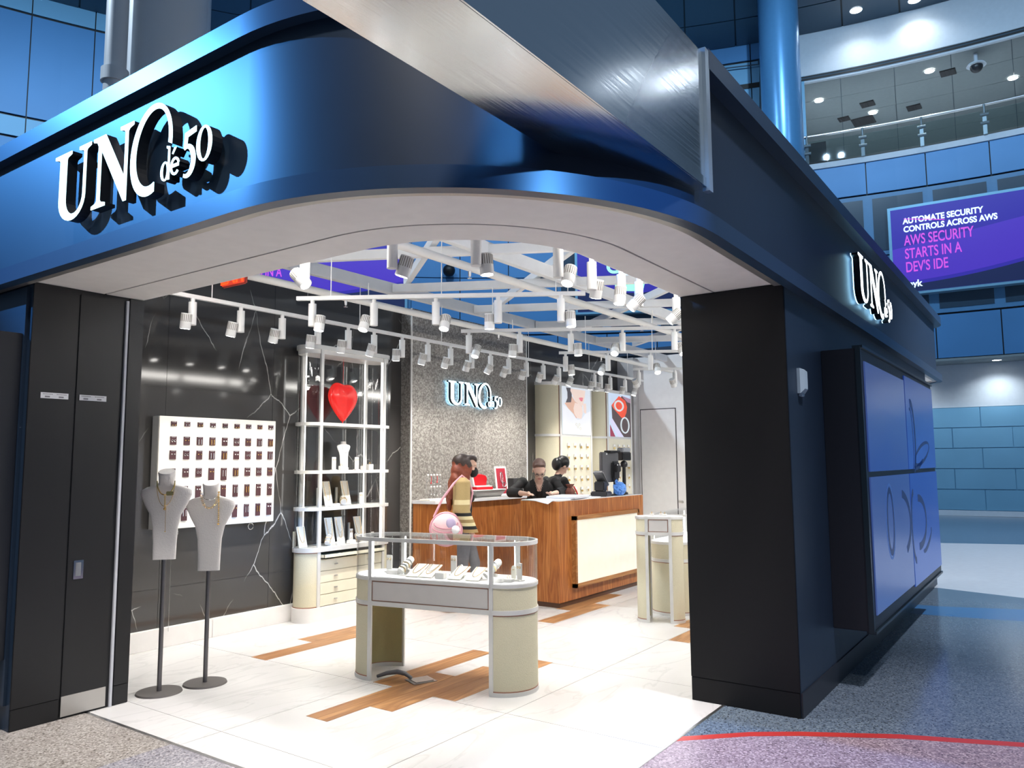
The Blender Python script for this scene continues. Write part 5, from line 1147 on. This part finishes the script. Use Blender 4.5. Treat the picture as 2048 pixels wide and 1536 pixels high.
# ------------------------------------------------------------ columns of the hall
def column(label, x, y, r, z0, z1, mt, bands=()):
    t = thing('round_column', label, 'column', (x, y, 0), kind='structure')
    q = MB(); q.cyl((0, 0, z0), (0, 0, z1), r, r, 48); q.build('shaft', mt, t, smooth=30)
    for z, h, e in bands: q = MB(); q.cyl((0, 0, z), (0, 0, z+h), r+e, r+e, 48); q.build('collar', mt, t, smooth=30)
    return t
def ray(px_, py_):
    return fw+(px_-1024)/FPX*rt2-(py_-768)/FPX*up2
def at_range(px_, py_, rng):   # world point at a horizontal range
    d = ray(px_, py_); k = rng/math.hypot(d.x, d.y); return Vector((0, 0, 1.6))+d*k
c1 = at_range(330, 100, 10.6); c2_ = at_range(232, 100, 10.2); c4 = at_range(1563, 200, 22.6)
column('wide brushed steel column rising behind the left fascia', c1.x, c1.y, .50, 0, 14, M['steelv'], ((5.95, .12, .012),))
column('narrow brushed steel pipe beside the wide steel column', c2_.x, c2_.y, .125, 0, 14, M['steelv'], ((6.22, .16, .03),))
c3_ = at_range(388, 60, 12.5); column('second steel column behind the wide one', c3_.x, c3_.y, .24, 0, 15, M['steelv'])
column('blue round column in front of the gallery', c4.x, c4.y, .55, 0, 15.9, M['bcol'])

# ------------------------------------------------------------ far curved wall of the hall (concave, radius 25 m)
RW = 25.0
def cylp(a, z, r=RW): a = R(a); return Vector((r*math.cos(a), r*math.sin(a), z))
far = thing('wall_back', 'curved blue panelled wall of the hall behind the kiosk', 'wall', (0, 0, 0), kind='structure')
def cpanel(name, a0, a1, z0, z1, mt, parent, r=RW, gap=.03, th=.06, n=2, r2=None):
    g_ = gap/RW*57.3/2; a0 += g_; a1 -= g_; z0 += gap/2; z1 -= gap/2; q = MB()
    V = [[[q.b.verts.new(cylp(a0+(a1-a0)*i/n, z, rr_)) for i in range(n+1)] for z in (z0, z1)] for rr_ in (r, r+th)]
    for i in range(n):
        q._f([V[0][0][i], V[0][0][i+1], V[0][1][i+1], V[0][1][i]]); q._f([V[0][1][i], V[0][1][i+1], V[1][1][i+1], V[1][1][i]]); q._f([V[1][0][i], V[1][0][i+1], V[0][0][i+1], V[0][0][i]])
    for i in (0, n): q._f([V[0][0][i], V[0][1][i], V[1][1][i], V[1][0][i]])
    return q.build(name, mt, parent)
cpanel('backing', -14, 100, 4.45, 10.72, M['dark'], far, RW+.07, 0, .1, 40)
cpanel('backing', 15.2, 100, 10.7, 22, M['dark'], far, RW+.07, 0, .1, 30)
st_ = 3.65; J = [2.60+st_*k for k in range(-4, 27)]
for k in range(len(J)-1):
    a0, a1 = J[k], J[k+1]; mid_ = (a0+a1)/2
    cpanel('panel', a0, a1, 4.47, 5.74, M['bpanel'], far)
    # dark glazed rows with frames, blue panels in the middle of the hall
    rowz = [(5.78, 7.62), (7.66, 9.52)]
    for z0, z1 in rowz:
        if 31.5 < mid_ < 41: cpanel('panel', a0, a1, z0-.02, z1+.02, M['bpanel'], far)
        else:
            cpanel('window_frame', a0, a1, z0, z1, M['bframe'], far, gap=.0)
            cpanel('window_pane', a0, a1, z0, z1, M['bdark'], far, r=RW-.02, gap=.26)
    cpanel('panel', a0, a1, 9.56, 10.72, M['bpanel'], far, n=2)
    if a0 > 13.5:
        cpanel('panel', a0, a1, 10.76, 11.34, M['bpanel2'], far); cpanel('panel', a0, a1, 11.38, 14.40, M['bpanel'] if a0 > 50 else M['bpanel2'], far)
        cpanel('panel', a0, a1, 14.44, 20, M['bpanel2'] if a0 > 50 else M['bpanel'], far)
# recessed lower wall on the right: white bulkhead, blue stone tiles, skirting
low = thing('wall_back', 'recessed lower wall of pale blue stone tiles under a white bulkhead', 'wall', (0, 0, 0), kind='structure')
RL = 26.2
cpanel('bulkhead', -14, 60, 3.14, 4.45, M['bwhite'], low, RL, 0, .1, 30)
cpanel('backing', -14, 60, .0, 3.14, M['btile'], low, RL+.03, 0, .1, 30)
for j in range(5):
    zz0 = .16+j*.596
    for k in range(9):
        a0 = -9+k*2.62*1.25+(1.6 if j % 2 else 0); cpanel('tile', a0, a0+2.62*1.25, zz0, zz0+.596, M['btile'], low, RL, gap=.022)
cpanel('skirting', -14, 60, 0, .15, M['bwhite'], low, RL-.03, 0, .1, 30)
# slate soffit between the panel wall and the recess, with downlights
q = MB(); n = 40; q.band([tuple(cylp(-14+74*i/n, 0, RW-.02)[:2]) for i in range(n+1)], [tuple(cylp(-14+74*i/n, 0, RL+.1)[:2]) for i in range(n+1)], 4.40, 4.46); structure(q.build('ceiling', M['bceil']), 'grey soffit above the recessed tiled wall', 'ceiling')
LBL = [0]
def downlight(p, label, power=0, r=.11, tgt=None):
    t = thing('downlight', label, 'downlight', p); q = MB(); q.cyl((0, 0, 0), (0, 0, -.012), r, r, 20); q.build('lens', M['downlight'], t); q = MB(); q.tube([(r*1.1*math.cos(a), r*1.1*math.sin(a), -.006) for a in [2*PI*i/20 for i in range(20)]], .012, 6, True); q.build('ring', M['bwhite'], t)
    if power:
        l = bpy.data.lights.new('downlight_lamp', 'SPOT'); l.energy = power; l.spot_size = R(140); l.spot_blend = .9; l.shadow_soft_size = .1; l.color = (.86, .94, 1.)
        o = bpy.data.objects.new('downlight_lamp', l); COL.objects.link(o); o.parent = t; o.location = (0, 0, -.03)
for i, a in enumerate((3.0, -4.0, 8.6)): downlight(cylp(a, 4.40, 25.55), ['round downlight under the soffit at the right edge', 'round downlight under the soffit beyond the frame', 'round downlight under the soffit beside the kiosk'][i], 160)

# gallery opening upper right: balcony ceiling, glass balustrade, bulkhead
gal = thing('wall_right', 'white bulkhead above the upper gallery', 'wall', (0, 0, 0), kind='structure')
cpanel('bulkhead', -16, 14.3, 13.62, 15.0, M['bwhite'], gal, RW, 0, .12, 14)
cpanel('air_slot', -16, 14.2, 13.46, 13.52, M['dark'], gal, RW-.01, 0, .1, 14); cpanel('air_slot', -16, 14.2, 13.56, 13.60, M['dark'], gal, RW-.01, 0, .1, 14); cpanel('bulkhead', -16, 14.3, 13.40, 13.62, M['bwhite'], gal, RW+.01, 0, .12, 14)
gc = thing('ceiling', 'grey tiled ceiling of the upper gallery', 'ceiling', (0, 0, 0), kind='structure')
def radial_plate(name, a0, a1, r0, r1, z0, z1, mt, parent, n=6, gap=.0):
    g_ = gap/RW*57.3/2; q = MB(); q.band([tuple(cylp(a0+g_+(a1-a0-2*g_)*i/n, 0, r0+gap/2)[:2]) for i in range(n+1)], [tuple(cylp(a0+g_+(a1-a0-2*g_)*i/n, 0, r1-gap/2)[:2]) for i in range(n+1)], z0, z1); return q.build(name, mt, parent)
radial_plate('backing', -18, 16, RW, RW+9.5, 13.46, 13.6, M['bsoff'], gc, 16)
for i in range(9):
    for k in range(6):
        radial_plate('tile', -16+i*3.4, -16+(i+1)*3.4, RW+.05+k*1.45, RW+.05+(k+1)*1.45, 13.42, 13.46, M['bceil'], gc, 2, .014)
gb = thing('wall_back', 'pale back wall and end wall of the upper gallery', 'wall', (0, 0, 0), kind='structure')
cpanel('panel', -18, 16, 10.6, 13.45, mat('gallery_wall', (.42, .47, .48), .6), gb, RW+8.7, 0, .15, 14)
cpanel('light_cove', -18, 12, 13.05, 13.18, emis('fill_and_cove_light', (.85, .95, 1.), 1.6), gb, RW+8.55, 0, .08, 14)
q = MB(); a_, b_ = cylp(14.25, 0, RW), cylp(13.4, 0, RW+8.7); d_ = (b_-a_).normalized(); nn = Vector((-d_.y, d_.x, 0))*.15
q.prism([(a_.x, a_.y), (b_.x, b_.y), (b_.x+nn.x, b_.y+nn.y), (a_.x+nn.x, a_.y+nn.y)], 10.6, 13.45); q.build('end_panel', M['bwhite'], gb)
radial_plate('gallery_floor', -18, 16, RW-.05, RW+9, 10.55, 10.72, M['bwhite'], gb, 16)
for i, (px_, py_) in enumerate(((1638, 201), (1746, 225), (1859, 142), (2026, 156))):
    d = ray(px_, py_); k = (13.40-1.6)/d.z; p = Vector((0, 0, 1.6))+d*k
    downlight(p, 'recessed downlight in the gallery ceiling, %s from the blue column' % ORD[i], 260, .13)
for i, (px_, py_, s_) in enumerate(((1735, 208, .42), (1828, 215, .42), (1688, 238, .36), (1727, 242, .70), (1896, 145, .42))):
    d = ray(px_, py_); k = (13.41-1.6)/d.z; p = Vector((0, 0, 1.6))+d*k; q = MB(); q.box(-s_/2, s_/2, -s_/2, s_/2, -.02, .012)
    for u in range(5): q.box(-s_/2+.03, s_/2-.03, -s_/2+s_*(u+.3)/5, -s_/2+s_*(u+.5)/5, -.03, -.02)
    o = q.build('air_vent', M['vent'], None, p); tag(o, 'dark square ceiling vent in the gallery, %s' % ['between the first two downlights', 'beside the second downlight', 'smaller one at the back corner', 'largest one at the back corner', 'nearest the dome camera'][i], 'vent')
d = ray(1951, 108); k = (13.40-1.6)/d.z; p = Vector((0, 0, 1.6))+d*k
t = thing('dome_camera', 'white dome security camera hanging from the gallery ceiling', 'camera', p)
q = MB(); q.cyl((0, 0, 0), (0, 0, -.30), .05); q.cyl((0, 0, -.30), (0, 0, -.36), .22, .26, 20); q.build('housing', M['bwhite'], t, smooth=40); q = MB(); q.sph((0, 0, -.40), .17, nu=16, nv=10); q.build('dome', M['blackplastic'], t, smooth=60)
bal = thing('balustrade', 'glass balustrade with steel handrail along the gallery edge', 'railing', (0, 0, 0))
q = MB(); q.tube([cylp(-16+30.0*i/24, 11.62, RW-.02) for i in range(25)], .04, 8); q.build('handrail', M['metal'], bal, smooth=50)
for i in range(9):
    a = 13.6-i*3.62; cpanel('glass_pane', a-3.62, a, 10.74, 11.50, M['glassrail'], bal, RW-.02, .10, .02)
    q = MB(); p = cylp(a, 10.72, RW-.05); q.bevbox(p.x-.06, p.x+.06, p.y-.05, p.y+.05, 10.72, 11.25, .01); q.cyl((p.x, p.y, 11.2), (p.x, p.y, 11.62), .03); q.cyl(cylp(a-.25, 11.30, RW-.1), cylp(a+.25, 11.30, RW-.1), .05); q.cyl(cylp(a-.25, 11.05, RW-.1), cylp(a+.25, 11.05, RW-.1), .05); q.build('rail_post', mat('dark_steel', (.16, .20, .22), .4, .6), bal)
t = thing('gallery_sign', 'dark leaning panel behind the balustrade beside the blue column', 'sign', cylp(13.1, 10.73, RW+.6), R(100)); q = MB(); q.box(-.35, .35, -.03, .03, 0, .85, Matrix.Rotation(R(-22), 4, 'X')); q.build('panel', M['vent'], t)
# dark soffit ring high above with downlights, and pale panels above it
ring = thing('ceiling', 'dark slate soffit ring high over the hall', 'ceiling', (0, 0, 0), kind='structure')
radial_plate('backing', -16, 75, RW-3.3, RW+.2, 15.02, 15.2, M['dark'], ring, 40)
for k in range(len(J)-1):
    if J[k] > 74: break
    for r0, r1 in ((RW-3.3, RW-1.6), (RW-1.6, RW+.0)): radial_plate('panel', J[k]+1, J[k+1]+1, r0, r1, 14.98, 15.02, M['bsoff'], ring, 2, .05)
up_ = thing('wall_back', 'pale blue curved panels above the slate soffit ring', 'wall', (0, 0, 0), kind='structure')
for k in range(len(J)-1):
    if J[k] < 48: cpanel('panel', J[k]+1, J[k+1]+1, 15.2, 19, M['bpanel2'], up_, RW-3.3)
for i, (px_, py_) in enumerate(((1712, 20), (1829, 0))):
    d = ray(px_, py_); k = (14.97-1.6)/d.z; downlight(Vector((0, 0, 1.6))+d*k, ['bright downlight in the dark soffit ring nearer the blue column', 'bright downlight in the dark soffit ring at the top edge'][i], 160, .16)
for i, (px_, py_) in enumerate(((898, 541), (1075, 538))):
    p = at_range(px_, py_, RW-.3); t = thing('ball_speaker', ['black ball speaker against the blue wall, left of the two', 'black ball speaker against the blue wall, right of the two'][i], 'speaker', p)
    q = MB(); q.sph((0, 0, 0), .20, nu=20, nv=14); q.build('ball', M['dark'], t, smooth=60); q = MB(); q.cyl((0, 0, 0), (.28*p.x/RW, .28*p.y/RW, 0), .04); q.build('bracket', M['dark'], t)
q = MB(); P = [at_range(1521, y_, RW-.15) for y_ in (123, 225)]; q.cyl(P[0], P[1], .035); q.cyl(at_range(1440, 138, RW-.15), at_range(1530, 127, RW-.15), .02); 
for p in P: q.sph(p, .09, nu=8, nv=6)
tag(q.build('conduit', M['bsoff']), 'thin dark conduit on the blue wall left of the round column', 'pipe')
q = MB(); a0, z0 = 16.8, 13.50
cpanel('air_slot', 16.6, 18.6, 13.50, 13.66, M['dark'], far, RW-.03, 0, .02)

# ------------------------------------------------------------ billboards
def billboard(label, az, zc0, zc1, wdt, kind):
    p = cylp(az, zc0, RW-.35); t = thing('billboard', label, 'billboard', p, R(az)-PI/2)   # local -y towards the hall, +x to the right
    h = zc1-zc0
    B('back_box', M['pframe'], -wdt/2-.08, wdt/2+.08, -.02, .30, -.08, h+.08, t)
    B('panel', M['purple'], -wdt/2, wdt/2, -.03, -.02, 0, h, t)
    def lay(poly, lv, mt, nm): q = MB(); q.face([(-wdt/2+u*wdt, -.031-.003*lv, v*h) for u, v in poly]); return q.build(nm, mt, t)
    cur = [(u, .10+.30*u*u) for u in [i/14 for i in range(15)]]
    if kind == 0:
        lay([(u, min(1, v+.02)) for u, v in cur]+[(1, 1), (0, 1)][0:0]+[(1, .80), (0, .52)], 1, M['purple2'], 'printed_glow')
        lay([(u, max(.0, v-.02)) for u, v in cur]+[(1, 0), (0, 0)], 2, M['ink'], 'printed_hill')
        X = (PI/2, 0, 0)
        def T(s, u, v, size, mt, bold, sx=1): return text(s, size, mt, t, (-wdt/2+u*wdt, -.042, v*h), X, 'lettering', .002, 'LEFT', bold, sx)
        T('AUTOMATE SECURITY', .065, .815, .235, M['pwhite'], .008, .84); T('CONTROLS ACROSS AWS', .065, .715, .235, M['pwhite'], .008, .84)
        lay([(.07, .88), (.28, .80), (.28, .79), (.07, .87)], 6, M['pink'], 'printed_stroke')
        T('AWS SECURITY', .065, .555, .42, M['pink'], .006, .60); T("STARTS IN A", .065, .395, .42, M['pink'], .006, .60); T("DEV'S IDE", .065, .235, .42, M['pink'], .006, .60)
        T('snyk', .055, .055, .27, M['pwhite'], .008, .9)
    else:
        lay([(0, 0), (1, 0), (1, .30), (.5, .22), (0, .26)], 1, M['ink'], 'printed_hill')
        text('CAN', .62, M['pgreen'], t, (-wdt/2+.40*wdt, -.042, h*.50), (PI/2, 0, 0), 'lettering', .002, 'CENTER', .02)
        lay([(.30, .26), (.52, .24), (.54, .38), (.30, .40)], 3, M['pgreen'], 'printed_patch'); lay([(.36, .44), (.42, .44), (.42, .50), (.36, .50)], 4, M['pwhite'], 'printed_square')
        for k in range(3): lay([(.68+k*.035, .43), (.685+k*.035, .43), (.70+k*.04, .49), (.69+k*.04, .49)], 4, M['pgreen'], 'printed_dash')
    return t
azl = 8.35
def az_of(px_, py_): d = ray(px_, py_); return math.degrees(math.atan2(d.y, d.x))
W1 = 4.9
a_left = 8.45; az_c = a_left-math.degrees(math.atan(W1/2/RW))
billboard('purple backlit billboard about cloud security on the far wall at the right', az_c, 6.42, 8.88, W1, 0)
W2 = 5.6; az2 = 43.3+math.degrees(math.atan(W2/2/RW)); billboard('purple backlit billboard seen through the roof frame at the left', az2, 6.42, 8.88, W2, 0)
W3 = 4.0; az3 = 30.2-math.degrees(math.atan(W3/2/RW)); billboard('purple billboard with green lettering seen through the roof frame', az3, 6.42, 8.88, W3, 1)
